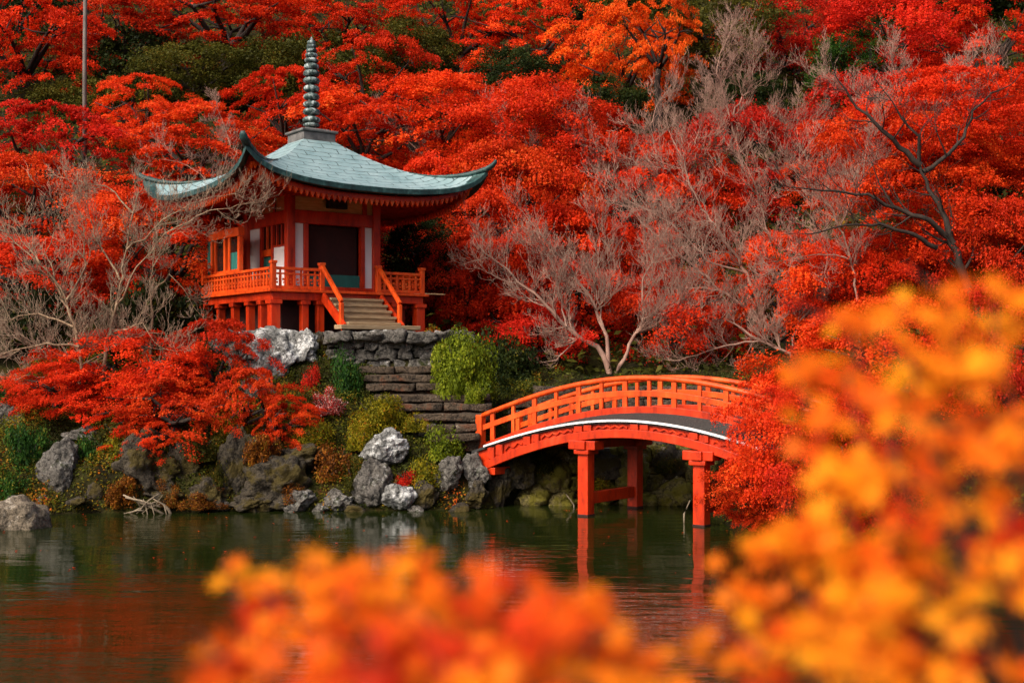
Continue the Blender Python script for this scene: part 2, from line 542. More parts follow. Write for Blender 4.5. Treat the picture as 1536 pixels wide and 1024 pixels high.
# ------------------------------------------------------------------ rocks
def rock(px, py, Y, w, h, mat, label, seed, name='boulder', d=None, rough=.26, sub=5, group=None, cat='rock', flat=0):
    """a boulder whose silhouette is about w x h photo pixels, centred on (px, py)"""
    c = at(px, py, Y)
    rx, rz = w / F * Y / 2, h / F * Y / 2
    ry = (d if d else rx * .8)
    bm = bmesh.new()
    bmesh.ops.create_icosphere(bm, subdivisions=sub, radius=1)
    off = Vector((seed * 3.17, seed * 1.71, seed * 5.3))
    rs = random.Random(seed)
    planes = []
    for _ in range(9):
        n = Vector((rs.gauss(0, 1), rs.gauss(0, 1), rs.gauss(0, .8))).normalized()
        planes.append((n, rs.uniform(.62, .92)))
    for vt in bm.verts:
        p = vt.co.copy()
        for n, k in planes:
            e = p.dot(n) - k
            if e > 0: p -= n * e * .85
        q = p * 1.4 + off
        k = 1 + rough * (mnoise.noise(q) * 1.3 + mnoise.noise(q * 2.3) * .8 + (.35 - abs(mnoise.noise(q * 3.6))) * .75 - abs(mnoise.noise(q * 8)) * .38 + mnoise.noise(q * 17) * .14)
        p *= k
        if p.z < -.75: p.z = -.75 + (p.z + .75) * .3
        vt.co = Vector((p.x * rx * 1.08, p.y * ry, p.z * rz * 1.08))
    me = bpy.data.meshes.new(name)
    bm.to_mesh(me)
    bm.free()
    for p in me.polygons: p.use_smooth = True
    o = link(name, me, mat)
    o.location = c
    o.rotation_euler = (rs.uniform(-.2, .2), rs.uniform(-.22, .22), rs.uniform(-.3, .3))
    return tag(o, label, cat, group)


# ------------------------------------------------------------------ foliage
def leaf_quads(P, Nr, size, asp=.62, seed=0):
    """kite-shaped leaves, one quad each, with a random turn about their normal"""
    r = np.random.default_rng(seed)
    n = len(P)
    Nr = Nr / np.linalg.norm(Nr, axis=1, keepdims=True)
    ref = r.normal(size=(n, 3))
    U = np.cross(Nr, ref)
    U /= np.linalg.norm(U, axis=1, keepdims=True) + 1e-9
    W = np.cross(Nr, U)
    s = size[:, None]
    k = asp * r.uniform(.75, 1.25, size=(n, 1))
    a = P + U * s * .5
    c = P - U * s * .5
    b1 = P + W * s * .5 * k + U * s * .08 + Nr * s * .12
    d1 = P - W * s * .5 * k + U * s * .08 + Nr * s * .12
    V = np.stack([a, b1, c, d1], 1).reshape(-1, 3)
    Fc = np.arange(n * 4).reshape(n, 4)
    return V, Fc


def crown_mesh(name, seed, n=60000, rx=4.0, rz=2.1, leaf=.092, sprays=190, slen=(.8, 2.0), width=.30, thick=.075, droop=.42, tilt=.55, tiers=7, fill=.22):
    """tiers of feathery leaf sprays that radiate outwards and droop, inside an uneven dome"""
    r = np.random.default_rng(seed)
    ang = r.uniform(0, 2 * np.pi, sprays)
    tz = (r.integers(0, tiers, sprays) + r.normal(size=sprays) * .22) / (tiers - 1) * 1.7 - .75
    tz = np.clip(tz, -.85, .97)
    ph = r.uniform(0, 6.28, 4)
    lump = 1 + .20 * np.sin(2 * ang + ph[0]) + .16 * np.sin(3 * ang + ph[1] + tz * 2) + .12 * np.sin(5 * ang + ph[2] - tz * 3)
    dome = np.sqrt(np.clip(1 - np.clip(tz, 0, 1) ** 2, .02, 1)) * np.where(tz < 0, 1 + tz * .35, 1) * lump
    rad = dome * r.uniform(fill, 1.0, sprays) ** .55
    ln = r.uniform(*slen, sprays) * (.55 + .45 * rad)
    C0 = np.stack([np.cos(ang) * rad * rx * .86, np.sin(ang) * rad * rx * .86, tz * rz], 1)
    a2 = ang + r.normal(size=sprays) * .55
    D = np.stack([np.cos(a2), np.sin(a2), r.normal(size=sprays) * .12 + .10], 1)
    S = np.stack([-np.sin(a2), np.cos(a2), r.normal(size=sprays) * .15], 1)
    w = ln * r.uniform(.5, 1.2, sprays)
    idx = r.choice(sprays, n, p=w / w.sum())
    t = r.uniform(0, 1, n) ** .85
    lat = r.normal(size=n) * width * (.35 + .85 * np.sin(np.pi * np.clip(t, .05, 1)) ** .8)
    # sub-twigs: pull leaves into a few fingers so the spray has gaps
    gap = (.24 * r.uniform(.6, 1.8, sprays))[idx]
    shf = r.uniform(0, 1, sprays)[idx]
    fing = (np.round(lat / gap + shf) - shf) * gap
    lat = lat * .62 + fing * .38
    L_ = ln[idx]
    P = C0[idx] + D[idx] * (t * L_)[:, None] + S[idx] * (lat * L_ * .75)[:, None]
    P[:, 2] += -droop * L_ * t ** 2 * .8 - np.abs(lat) * .12 * L_ + r.normal(size=n) * thick * L_
    Nr = np.stack([D[idx, 0] * .35, D[idx, 1] * .35, np.ones(n)], 1) + r.normal(size=(n, 3)) * tilt
    size = leaf * r.uniform(.6, 1.4, n)
    V, Fc = leaf_quads(P, Nr, size, .66, seed)
    st = r.uniform(-.25, .25, sprays)
    tint = np.clip(.55 + st[idx] * .8 + r.normal(size=n) * .11, 0, 1)
    return mesh_np(name, V, Fc, False, tint)


CROWNS = [crown_mesh('maple crown', 11 + k, tiers=6 + k % 3) for k in range(6)]
SPARSE = [crown_mesh('thin maple crown', 31 + k, n=32000, sprays=130, leaf=.098, slen=(.6, 1.9), width=.22, thick=.05, droop=.5, fill=.1) for k in range(3)]
EVERG = [crown_mesh('evergreen crown', 51 + k, n=22000, rz=3.2, leaf=.19, sprays=140, thick=.2, width=.5, droop=.2, tilt=1.0, tiers=9) for k in range(3)]


def put(me, name, mat, parent, loc, scale, rz):
    o = bpy.data.objects.new(name, me)
    COL.objects.link(o)
    if not me.materials: me.materials.append(None)
    o.material_slots[0].link = 'OBJECT'
    o.material_slots[0].material = mat
    o.parent = parent
    o.location = loc
    o.scale = scale
    o.rotation_euler = (0, 0, rz)
    return o


def trunk_mesh(top, rx, rz, seed, r0, lean=(0, 0)):
    """trunk from the origin up to a crown centred at `top`, forking into limbs"""
    rs = random.Random(seed)
    mb = MB()
    top = Vector(top)
    fork = Vector((top.x * .75 + lean[0], top.y * .75 + lean[1], max(.5, top.z - rz * .8)))
    pts = [Vector((0, 0, -.4))]
    for k in range(1, 6):
        t = k / 5
        pts.append(Vector((fork.x * t + rs.gauss(0, .10), fork.y * t + rs.gauss(0, .10), fork.z * t)))
    mb.tube(pts, [r0 * (1.25 - .55 * k / 5) for k in range(6)], 8)
    f = pts[-1]
    for k in range(7):
        a = k * .9 + rs.uniform(-.3, .3) + seed
        e = top + Vector((math.cos(a) * rx * rs.uniform(.5, .85), math.sin(a) * rx * rs.uniform(.5, .85), rz * rs.uniform(-.2, .6)))
        m = f.lerp(e, .5) + Vector((rs.gauss(0, .25), rs.gauss(0, .25), rs.uniform(0, .35) * rz))
        mb.tube([f, f.lerp(m, .5) + Vector((rs.gauss(0, .1), rs.gauss(0, .1), 0)), m, e], [r0 * .55, r0 * .42, r0 * .28, r0 * .08], 6)
        for q in range(2):
            e2 = m + (e - m).length * Vector((rs.gauss(0, .6), rs.gauss(0, .6), rs.uniform(-.1, .7)))
            mb.tube([m, m.lerp(e2, .5) + Vector((rs.gauss(0, .1),) * 3), e2], [r0 * .25, r0 * .15, r0 * .05], 5)
    return mb


TREE_N = [0]


def tree(px, py, Y, w, h, kind, label, group=None, name='maple_tree', cat='tree', base=None, protos=None, bark=None, crown_scale=1.0):
    TREE_N[0] += 1
    s = TREE_N[0]
    c = at(px, py, Y)
    rx, rz = w / F * Y / 2, h / F * Y / 2
    bx, by = base if base else (c.x + random.uniform(-.6, .6), c.y + random.uniform(-.3, .8))
    bz = H(bx, by)
    if bz > c.z - rz * .3:      # slope already at crown height: root the tree where the slope is lower
        by -= min(2.0, rx * .5)
        bz = H(bx, by)
    t = thing(name, label, cat, (bx, by, bz), 0, group)
    top = c - Vector((bx, by, bz))
    if top.z < .8: top.z = .8
    trunk_mesh(top, rx, rz, s, .055 * rx + .05).build('trunk', bark or BARK, t, smooth=True)
    pr = protos or CROWNS
    me = pr[s % len(pr)]
    brz = 3.2 if pr is EVERG else 2.1
    put(me, 'crown', L[kind], t, top, (rx / 4.0 * crown_scale, rx / 4.0 * crown_scale, rz / brz * crown_scale), s * 2.399)
    return t


# bare trees ----------------------------------------------------------------
def tubes_np(polys, sides, rmin=0.0):
    Vs, Fs, off = [], [], 0
    ang = np.arange(sides) * 2 * np.pi / sides
    ca, sa = np.cos(ang), np.sin(ang)
    for pts, rad in polys:
        P = np.array([tuple(p) for p in pts])
        r = np.maximum(np.array(rad), rmin)
        D = np.gradient(P, axis=0)
        D /= np.linalg.norm(D, axis=1, keepdims=True) + 1e-9
        A = np.cross(D, [0.31, .17, .93])
        A /= np.linalg.norm(A, axis=1, keepdims=True) + 1e-9
        B = np.cross(D, A)
        ring = P[:, None] + (A[:, None] * ca[None, :, None] + B[:, None] * sa[None, :, None]) * r[:, None, None]
        n = len(P)
        Vs.append(ring.reshape(-1, 3))
        i = np.arange(n - 1)[:, None] * sides + np.arange(sides)[None]
        j = np.arange(n - 1)[:, None] * sides + (np.arange(sides)[None] + 1) % sides
        Fs.append(np.stack([i, j, j + sides, i + sides], -1).reshape(-1, 4) + off)
        off += n * sides
    return np.concatenate(Vs), np.concatenate(Fs)


def bare(label, Y, limbs, seed, tw=None, bk=None, ln=1.3, step=.32, up=.10, kids=(6, 5, 3), rmin=.0048, ang=.62, dens=1.0, name='bare_tree'):
    """leafless tree: limbs = polylines [(px, py, dY), ...] with start radius; fans of fine twigs grow from them"""
    rs = random.Random(seed)
    x0, y0, d0 = limbs[0][0][0]
    p0 = at(x0, y0, Y + d0)
    g = H(p0.x, p0.y)
    base = Vector((p0.x, p0.y, min(g, p0.z)))
    t = thing(name, label, 'tree', base)
    thick, thin = [], []

    def wander(p, d, ln, r, n, w, lift):
        pts, rad, q = [p.copy()], [r], p.copy()
        for k in range(n):
            d = (d + Vector((rs.gauss(0, w), rs.gauss(0, w), rs.gauss(0, w * .8) + lift))).normalized()
            q = q + d * ln / n
            pts.append(q.copy())
            rad.append(r * (1 - .6 * (k + 1) / n))
        return pts, rad, d

    def go(p, d, ln, r, lv):
        n = (6, 5, 4, 4)[lv]
        pts, rad, _ = wander(p, d, ln, r, n, .13 + .03 * lv, up * (.7 + .6 * lv))
        (thick if lv == 0 else thin).append((pts, rad))
        if lv < 3:
            for k in range(max(1, round(kids[lv] * dens))):
                i = rs.randint(1, n)
                dd = (pts[i] - pts[i - 1]).normalized()
                ax = dd.orthogonal()
                ax.rotate(Matrix.Rotation(rs.uniform(0, 6.28), 3, dd))
                nd = (dd + ax * ang * rs.uniform(.5, 1.3)).normalized()
                go(pts[i], nd, ln * rs.uniform(.42, .72), max(rmin, rad[i] * .6), lv + 1)

    for pl, r0 in limbs:
        P = [at(x, y, Y + dy) - base for x, y, dy in pl]
        # smooth the polyline and let it wobble
        pts = []
        for a_, b_ in zip(P[:-1], P[1:]):
            m = max(2, int((b_ - a_).length / .3))
            for k in range(m):
                q = a_.lerp(b_, k / m)
                if pts: q = q + Vector((rs.gauss(0, .035), rs.gauss(0, .05), rs.gauss(0, .035)))
                pts.append(q)
        pts.append(P[-1])
        if pl is limbs[0][0]:
            pts.insert(0, pts[0] - Vector((0, 0, max(.4, P[0].z + .4))))
        n = len(pts)
        rad = [r0 * (1 - .80 * (k / (n - 1)) ** .8) for k in range(n)]
        thick.append((pts, rad))
        acc = 0
        for k in range(2, n):
            acc += (pts[k] - pts[k - 1]).length
            while acc > step / dens and k > n * .28:
                acc -= step / dens
                dd = (pts[k] - pts[k - 1]).normalized()
                ax = dd.orthogonal()
                ax.rotate(Matrix.Rotation(rs.uniform(0, 6.28), 3, dd))
                nd = (dd * .8 + ax * rs.uniform(.4, 1.1)).normalized()
                go(pts[k], nd, ln * rs.uniform(.6, 1.15), max(rmin * 1.4, rad[k] * .45), 0)
        go(pts[-1], (pts[-1] - pts[-2]).normalized(), ln, rad[-1], 0)
    v1, f1 = tubes_np(thick, 6, rmin)
    v2, f2 = tubes_np(thin, 3, rmin)
    link('trunk', mesh_np('bare trunk', v1, f1, True), bk or TWIG, t)
    link('twigs', mesh_np('bare twigs', v2, f2), tw or TWIG, t)
    return t


# shrubs --------------------------------------------------------------------
def shrub_mesh(seed, n, leaf, lumps=26, loose=0.0):
    r = np.random.default_rng(seed)
    d = r.normal(size=(lumps, 3))
    d /= np.linalg.norm(d, axis=1, keepdims=True)
    d[:, 2] = np.abs(d[:, 2]) * .95
    C = d * r.uniform(.40, .80, (lumps, 1)) * (1 + loose * r.normal(size=(lumps, 1)))
    pr = r.uniform(.20, .40, lumps)
    idx = r.integers(0, lumps, n)
    u = r.normal(size=(n, 3))
    u /= np.linalg.norm(u, axis=1, keepdims=True)
    P = C[idx] + u * (pr[idx] * r.uniform(.45, 1.0, n) ** .5 * (1 + loose * .8 * r.normal(size=n)))[:, None]
    P[:, 2] = np.abs(P[:, 2])
    Nr = u + r.normal(size=(n, 3)) * .7
    V, Fc = leaf_quads(P, Nr, leaf * r.uniform(.6, 1.4, n), .55, seed)
    tint = np.clip(.5 + r.uniform(-.2, .2, lumps)[idx] + r.normal(size=n) * .2, 0, 1)
    return mesh_np('shrub leaves', V, Fc, False, tint)


SHRUBS = [shrub_mesh(70 + k, 7000, .085, 24, .28) for k in range(4)]
FINE = [shrub_mesh(80, 22000, .055, 40, .04)]


def shrub(px, py, Y, w, h, kind, label, v=0, name='shrub', fine=False, cat='shrub', group=None, dep=.8):
    """rounded shrub: w x h photo pixels, (px, py) its middle"""
    c = at(px, py + h / 2, Y)
    rx, rz = w / F * Y / 2, h / F * Y
    t = thing(name, label, cat, (c.x, c.y, c.z), 0, group)
    mb = MB()
    rs = random.Random(v * 7 + int(px))
    for k in range(7):
        a = k * .9 + rs.random()
        e = Vector((math.cos(a) * rx * .6, math.sin(a) * rx * dep * .6, rz * rs.uniform(.5, .8)))
        mb.tube([(0, 0, -.35), e * .5 + Vector((0, 0, .08)), e], [.035, .022, .008], 5)
    mb.build('stem', BARK, t, smooth=True)
    me = FINE[0] if fine else SHRUBS[(v + int(px)) % 4]
    put(me, 'foliage', L[kind], t, (0, 0, -.05), (rx / 1.0, rx * dep, rz / .93), v * 1.7)
    return t


# ================================================================== pavilion
PZ = ZC + 1.265
PAV = thing('pavilion', 'vermilion temple pavilion with a flared pale green roof and ringed spire', 'pavilion', (-7.44, 47.0, PZ), R(35.9))
HE, HV, HB = 4.66, 3.04, 1.80
ZE, ZB, LIFT, HT = 4.735, 6.945, .80, .60


def roof_z(u, t):
    return ZE + (ZB - ZE) * (1 - t) ** 1.45 + (.58 * abs(u) ** 2.6 + .42 * abs(u) ** 10) * t ** 2.4


def rot4(k, x, y, z):
    for _ in range(k): x, y = -y, x
    return (x, y, z)


vs, fs, uvs = [], [], []
NU, NT = 28, 18
for k in range(4):
    o0 = len(vs)
    for i in range(NT + 1):
        t = i / NT
        hf = HT + (HE - HT) * t
        for j in range(NU + 1):
            u = -1 + 2 * j / NU
            vs.append(rot4(k, u * hf, -hf, roof_z(u, t)))
            uvs.append((u * hf + k * 13.3, t * 4.7 + .02 * k))
    for i in range(NT):
        for j in range(NU):
            a = o0 + i * (NU + 1) + j
            fs.append([a, a + NU + 1, a + NU + 2, a + 1])
me = bpy.data.meshes.new('roof')
me.from_pydata(vs, [], fs)
ul = me.uv_layers.new(name='UVMap')
for lp in me.loops: ul.data[lp.index].uv = uvs[lp.vertex_index]
for p in me.polygons: p.use_smooth = True
roof = link('roof', me, ROOF, PAV)

eb, fa, te, so, ra = MB(), MB(), MB(), MB(), MB()
for k in range(4):
    s1, s2 = [], []
    for j in range(NU + 1):
        u = -1 + 2 * j / NU
        z = roof_z(u, 1)
        h1 = HE + .05
        s1.append([rot4(k, u * h1, -h1, z + .035), rot4(k, u * h1, -h1, z - .165), rot4(k, u * (HE - .28), -(HE - .28), z - .165), rot4(k, u * (HE - .28), -(HE - .28), z - .05)])
        h2 = HE - .30
        s2.append([rot4(k, u * h2, -h2, z - .20), rot4(k, u * h2, -h2, z - .36), rot4(k, u * (h2 - .10), -(h2 - .10), z - .36), rot4(k, u * (h2 - .10), -(h2 - .10), z - .20)])
    eb.sweep(s1)
    fa.sweep(s2)
    nt_ = 42
    for j in range(nt_):
        u = -1 + 2 * (j + .5) / nt_
        h3 = HE - .36
        z = roof_z(u, 1) - .335
        w = h3 / nt_ * .86
        x = u * h3
        f1, f2 = -h3 - .045, -h3 + .045
        te.add([rot4(k, x - w, f1, z), rot4(k, x + w, f1, z), rot4(k, x + w * .5, f1, z - .12), rot4(k, x, f1, z - .22), rot4(k, x - w * .5, f1, z - .12),
                rot4(k, x - w, f2, z), rot4(k, x + w, f2, z), rot4(k, x + w * .5, f2, z - .12), rot4(k, x, f2, z - .22), rot4(k, x - w * .5, f2, z - .12)],
               [[0, 4, 3, 2, 1], [5, 6, 7, 8, 9], [0, 1, 6, 5], [1, 2, 7, 6], [2, 3, 8, 7], [3, 4, 9, 8], [4, 0, 5, 9]])
        if abs(u) < .97:
            yi = -max(1.9, abs(x))
            if -h3 < yi - .1:
                ra.bar(rot4(k, x, -h3 + .05, z + .10), rot4(k, x, yi, 4.66 + .10 * abs(u)), .10, .13)
    for i in range(6):
        t0, t1 = i / 6, (i + 1) / 6
        for j in range(NU):
            q = []
            for tt, jj in ((t0, j), (t0, j + 1), (t1, j + 1), (t1, j)):
                u = -1 + 2 * jj / NU
                hf = 1.85 + (HE - .2 - 1.85) * tt
                q.append(rot4(k, u * hf, -hf, 4.80 * (1 - tt) + (roof_z(u, 1) - .22) * tt))
            so.add(q, [[0, 1, 2, 3]])
eb.build('eave_edge', PATINA, roof, .02, False)
fa.build('fascia_board', VERM, roof)
te.build('rafter_teeth', ORANGE, roof)
ra.build('rafters', VERM, roof)
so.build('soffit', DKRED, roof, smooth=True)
for k in range(4):
    secs = []
    path = []
    for i in range(8, 17):
        t = i / 16
        hf = HT + (HE - HT) * t
        path.append((hf, roof_z(1, t) - .03 + .06 * max(0, t - .5) / .5, .05 + .11 * max(0, t - .6) / .4, .04 + .09 * max(0, t - .6) / .4))
    path += [(HE + .09, roof_z(1, 1) + .10, .16, .13), (HE + .17, roof_z(1, 1) + .18, .15, .12), (HE + .23, roof_z(1, 1) + .28, .12, .09), (HE + .25, roof_z(1, 1) + .37, .06, .05)]
    for i, (hf, z, w, h) in enumerate(path):
        ring = []
        late = max(0, i - 7) / 5.0
        for a in range(8):
            an = 2 * math.pi * a / 8
            cx_, cz_ = math.cos(an) * w, math.sin(an) * h
            # across the hip = (1,1)/sqrt2 in this corner; towards the tip the ring leans over
            ax = cx_ * .7071
            ou = -cz_ * late * .9
            ring.append(rot4(k, hf + ax + ou * .7, -hf + ax - ou * .7, z + cz_ * (1 - .7 * late)))
        secs.append(ring)
    MB().sweep(secs).build('hip_ridge', PATINA, roof, smooth=True)

# spire
sp = MB()
sp.lathe([(.16, ZB + .4), (.13, 8.6), (.08, 10.0), (.045, 10.6), (.07, 10.68), (.065, 10.76), (.0, 10.86)], sides=16)
spire = sp.build('spire', BRONZE, PAV, smooth=True)
MB().box(-.66, .66, -.66, .66, ZB - .14, ZB + .26).box(-.74, .74, -.74, .74, ZB + .27, ZB + .36).box(-.5, .5, -.5, .5, ZB + .37, ZB + .43).build('spire_base', LEAD, spire, .03)
for yz, rr in ((188, .31), (180.5, .335), (168, .32), (157, .31), (145.5, .305), (133.5, .30), (121.5, .31), (110.5, .305), (100.5, .28), (91, .255), (83.5, .235), (76.5, .205), (70.5, .185), (64.8, .155)):
    z = (YH - yz) * 47 / F - 1.265
    hh = .105 if yz > 95 else .08
    if yz == 188: hh = .07
    MB().lathe([(.05, z - hh), (rr * .82, z - hh * .95), (rr * .97, z - hh * .5), (rr, z), (rr * .95, z + hh * .5), (rr * .78, z + hh * .95), (.05, z + hh)], sides=22).build('ring', BRONZE, spire, smooth=True)

# body
FLZ = 1.262


def post(mb, x, y, w, z0, z1): mb.box(x - w / 2, x + w / 2, y - w / 2, y + w / 2, z0, z1)


for sx, sy in ((-1, -1), (1, -1), (-1, 1), (1, 1)):
    mb = MB()
    post(mb, sx * 1.72, sy * 1.72, .30, FLZ, 4.78)
    mb.build('corner_post', VERM, PAV, .02)
for k in range(4):
    def bx(mb, x0, x1, y0, y1, z0, z1, k=k):
        a, c = rot4(k, x0, y0, 0), rot4(k, x1, y1, 0)
        return mb.box(min(a[0], c[0]), max(a[0], c[0]), min(a[1], c[1]), max(a[1], c[1]), z0, z1)
    bx(MB(), -1.57, 1.57, -1.82, -1.62, 3.70, 4.16).build('lintel_beam', VERM, PAV, .015)
    bx(MB(), -1.57, 1.57, -1.76, -1.66, 4.163, 4.70).build('frieze_panel', CREAM, PAV)
    bx(MB(), -1.95, 1.95, -1.90, -1.60, 4.705, 4.84).build('wall_plate', VERM, PAV, .01)
    bx(MB(), -1.57, 1.57, -1.82, -1.62, FLZ, FLZ + .22).build('sill_beam', VERM, PAV, .015)
    # struts on the frieze
    mb = MB()
    for x in (-.62, .62) if k != 0 else (1.25,):
        bx(mb, x - .09, x + .09, -1.80, -1.62, 4.163, 4.70)
    mb.build('frieze_strut', VERM, PAV, .01)
    if k == 0:                                   # doorway side (towards the stairs)
        for x in (-1.12, 1.16):
            bx(MB(), x - .085, x + .085, -1.82, -1.62, FLZ + .223, 3.697).build('door_jamb', VERM, PAV, .012)
        for x0, x1 in ((-1.567, -1.21), (1.25, 1.567)):
            bx(MB(), x0, x1, -1.74, -1.66, FLZ + .223, 3.697).build('white_panel', WHITE, PAV)
        bx(MB(), -1.03, 1.07, -1.50, -1.42, FLZ + .223, 3.697).build('doorway_shade', DARKIN, PAV)  # flat dark panel paints the shade inside the open doorway
        bx(MB(), -1.03, 1.07, -1.72, -1.66, FLZ + .223, FLZ + .66).build('green_dado', TEAL, PAV)
        bx(MB(), -.34, .42, -2.02, -1.80, 4.28, 4.72).build('name_board', BLACK, PAV, .01)
    else:
        # panels from front to back: window with green curtain, window over white board, white panel
        xs = (1.2, .42, .0) if k == 3 else (1.2, .42, .0)
        sgn = 1
        # local x on side k=3 (the left face) runs back(-) .. front(+)
        for x in (-.52, .42):
            bx(MB(), x - .07, x + .07, -1.81, -1.63, FLZ + .223, 3.697).build('window_post', VERM, PAV, .01)
        bx(MB(), -1.567, -.593, -1.74, -1.66, FLZ + .5, 3.697).build('white_panel', WHITE, PAV)
        bx(MB(), -1.567, -.593, -1.76, -1.65, FLZ + .223, FLZ + .497).build('low_panel', ORANGE, PAV)
        w1 = bx(MB(), -.448, .348, -1.78, -1.66, 2.62, 2.86)
        bx(w1, -.448, .348, -1.78, -1.66, FLZ + .223, 1.78)
        bx(w1, -.09, -.02, -1.78, -1.66, 2.863, 3.697)
        wf = w1.build('window_frame', ORANGE, PAV, .008)
        bx(MB(), -.448, .348, -1.70, -1.68, 2.863, 3.697).build('pane', GLASS, wf)
        bx(MB(), -.448, .348, -1.71, -1.68, 1.783, 2.617).build('curtain', CURT, wf)
        w2 = MB()
        for x in (.76, 1.15):
            bx(w2, x - .03, x + .03, -1.78, -1.66, 2.96, 3.697)
        bx(w2, .492, 1.567, -1.79, -1.66, 2.90, 2.957)
        wf2 = w2.build('window_frame', VERM, PAV, .006)
        bx(MB(), .492, 1.567, -1.70, -1.68, 2.96, 3.697).build('pane', GLASS, wf2)
        bx(MB(), .492, 1.567, -1.75, -1.67, FLZ + .223, 2.897).build('white_board', WHITE, PAV)

# ceiling slab keeps the body closed
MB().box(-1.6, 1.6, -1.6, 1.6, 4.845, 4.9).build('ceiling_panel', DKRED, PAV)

# veranda
MB().box(-HV - .12, HV + .12, -HV - .12, HV + .12, 1.17, FLZ).build('veranda_floor', ORANGE, PAV, .012)
vb = MB()
for k in range(4):
    a = [rot4(k, -HV + .05, -HV + .02, 0), rot4(k, HV - .05, -HV + .24, 0)]
    vb.box(min(a[0][0], a[1][0]), max(a[0][0], a[1][0]), min(a[0][1], a[1][1]), max(a[0][1], a[1][1]), .90, 1.167)
vb.build('veranda_beam', VERM, PAV, .015)
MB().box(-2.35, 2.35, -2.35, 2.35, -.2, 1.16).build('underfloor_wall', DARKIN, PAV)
done = set()
for k in range(4):
    for x in ((-2.88, -1.75, -1.15, 1.15, 1.85, 2.88) if k == 0 else (-2.88, -1.6, -.3, 1.0, 2.0, 2.88)):
        p = rot4(k, x, -2.88, 0)
        key = (round(p[0], 1), round(p[1], 1))
        if key in done: continue
        done.add(key)
        corner = abs(x) > 2.8
        w = .34 if corner else .25
        s = MB()
        post(s, p[0], p[1], w, -.3, .897)
        so_ = s.build('stilt', VERM, PAV, .015)
        c = MB()
        post(c, p[0], p[1], w + .10, .76, .893)
        c.build('stilt_cap', VERM, so_, .012)


def railing(k, x0, x1, parent=PAV, end0=True, end1=True, y=-HV + .06):
    mb = MB()
    L_ = x1 - x0
    def B(xa, xb, za, zb, dy):
        a, c = rot4(k, xa, y - dy, 0), rot4(k, xb, y + dy, 0)
        mb.box(min(a[0], c[0]), max(a[0], c[0]), min(a[1], c[1]), max(a[1], c[1]), za, zb)
    B(x0, x1, FLZ + .66, FLZ + .755, .06)
    B(x0, x1, FLZ + .50, FLZ + .56, .035)
    B(x0, x1, FLZ + .02, FLZ + .12, .05)
    n = max(2, int(L_ / .26))
    for i in range(n + 1):
        x = x0 + L_ * i / n
        B(x - .045, x + .045, FLZ + .123, FLZ + .497, .03)
        B(x - .03, x + .03, FLZ + .563, FLZ + .657, .03)
        if i < n:
            xm = x + L_ / n / 2
            B(xm - .05, xm + .03, FLZ + .30, FLZ + .38, .018)
            B(xm - .018, xm + .05, FLZ + .20, FLZ + .26, .018)
    mb.build('railing', ORANGE, parent, .008)
    for e, x in ((end0, x0), (end1, x1)):
        if e:
            p = rot4(k, x, y, 0)
            nb = MB()
            post(nb, p[0], p[1], .17, FLZ + .005, FLZ + .93)
            np_ = nb.build('newel_post', ORANGE, PAV, .015)
            nb = MB()
            post(nb, p[0], p[1], .23, FLZ + .86, FLZ + .96)
            nb.build('newel_cap', ORANGE, np_, .02)


railing(0, -2.95, -1.12)
railing(0, 1.12, 2.95)
railing(3, -2.95, 2.85, end1=False)
railing(1, -2.85, 2.95, end0=False)
railing(2, -2.85, 2.85, end0=False, end1=False)

# glazed screen on the left rear of the veranda (side 3: local x there runs from back (-) to front (+))
def bx3(mb, x0, x1, y0, y1, z0, z1):
    a, c = rot4(3, x0, y0, 0), rot4(3, x1, y1, 0)
    return mb.box(min(a[0], c[0]), max(a[0], c[0]), min(a[1], c[1]), max(a[1], c[1]), z0, z1)


scn = MB()
for x in (-2.55, -2.2, -1.35, -.95, -.1):
    bx3(scn, x - .08, x + .08, -2.86, -2.70, FLZ + .003, 3.30)
bx3(scn, -2.75, 0.0, -2.90, -2.66, 3.303, 3.62)
bx3(scn, -2.47, -.18, -2.84, -2.72, FLZ + .75, FLZ + .87)
scr = scn.build('glazed_screen', ORANGE, PAV, .01)
bx3(MB(), -2.12, -1.43, -2.80, -2.77, FLZ + .873, 3.30).build('pane', GLASS, scr)
bx3(MB(), -.87, -.18, -2.80, -2.77, 2.75, 3.30).build('pane', GLASS, scr)
bx3(MB(), -.87, -.18, -2.81, -2.77, FLZ + .873, 2.747).build('curtain', CURT, scr)
bx3(MB(), -2.12, -.18, -2.79, -2.76, FLZ + .003, FLZ + .747).build('low_panel', DARKIN, scr)
bx3(MB(), -3.05, -2.68, -2.80, -2.72, FLZ + .3, 3.3).build('green_shutter', TEAL, PAV, .01)

MB().box(2.6, 3.95, -3.02, -2.72, FLZ + .004, FLZ + .045).build('deck_plank', CREAM, PAV, .006)

# wooden stairs up to the veranda
st = thing('stair_assembly', None, None)
st.parent = PAV
st.name = 'entrance_stairs'
for i in range(5):
    y1 = -3.19 - i * .30
    z1 = 1.0 - i * .215
    MB().box(-1.02, 1.04, y1 - .33, y1, z1 - .09, z1).box(-.99, 1.01, y1 - .29, y1 - .22, z1 - .23, z1 - .093).build('stair_tread', PLANK, st, .012)
for x in (-1.13, 1.15):
    mb = MB()
    mb.bar((x, -3.10, 1.05), (x, -4.62, -.05), .10, .30)
    sr = mb.build('stair_stringer', VERM, st, .012)
    mb = MB()
    mb.bar((x, -3.02, FLZ + .86), (x, -4.45, .82), .13, .13)
    mb.box(x - .07, x + .07, -4.50, -4.36, -.05, .78)
    mb.build('stair_rail', ORANGE, st, .02)
MB().box(-1.5, 1.6, -5.1, -4.60, -.12, .03).build('stair_landing', PLANK, st, .02)

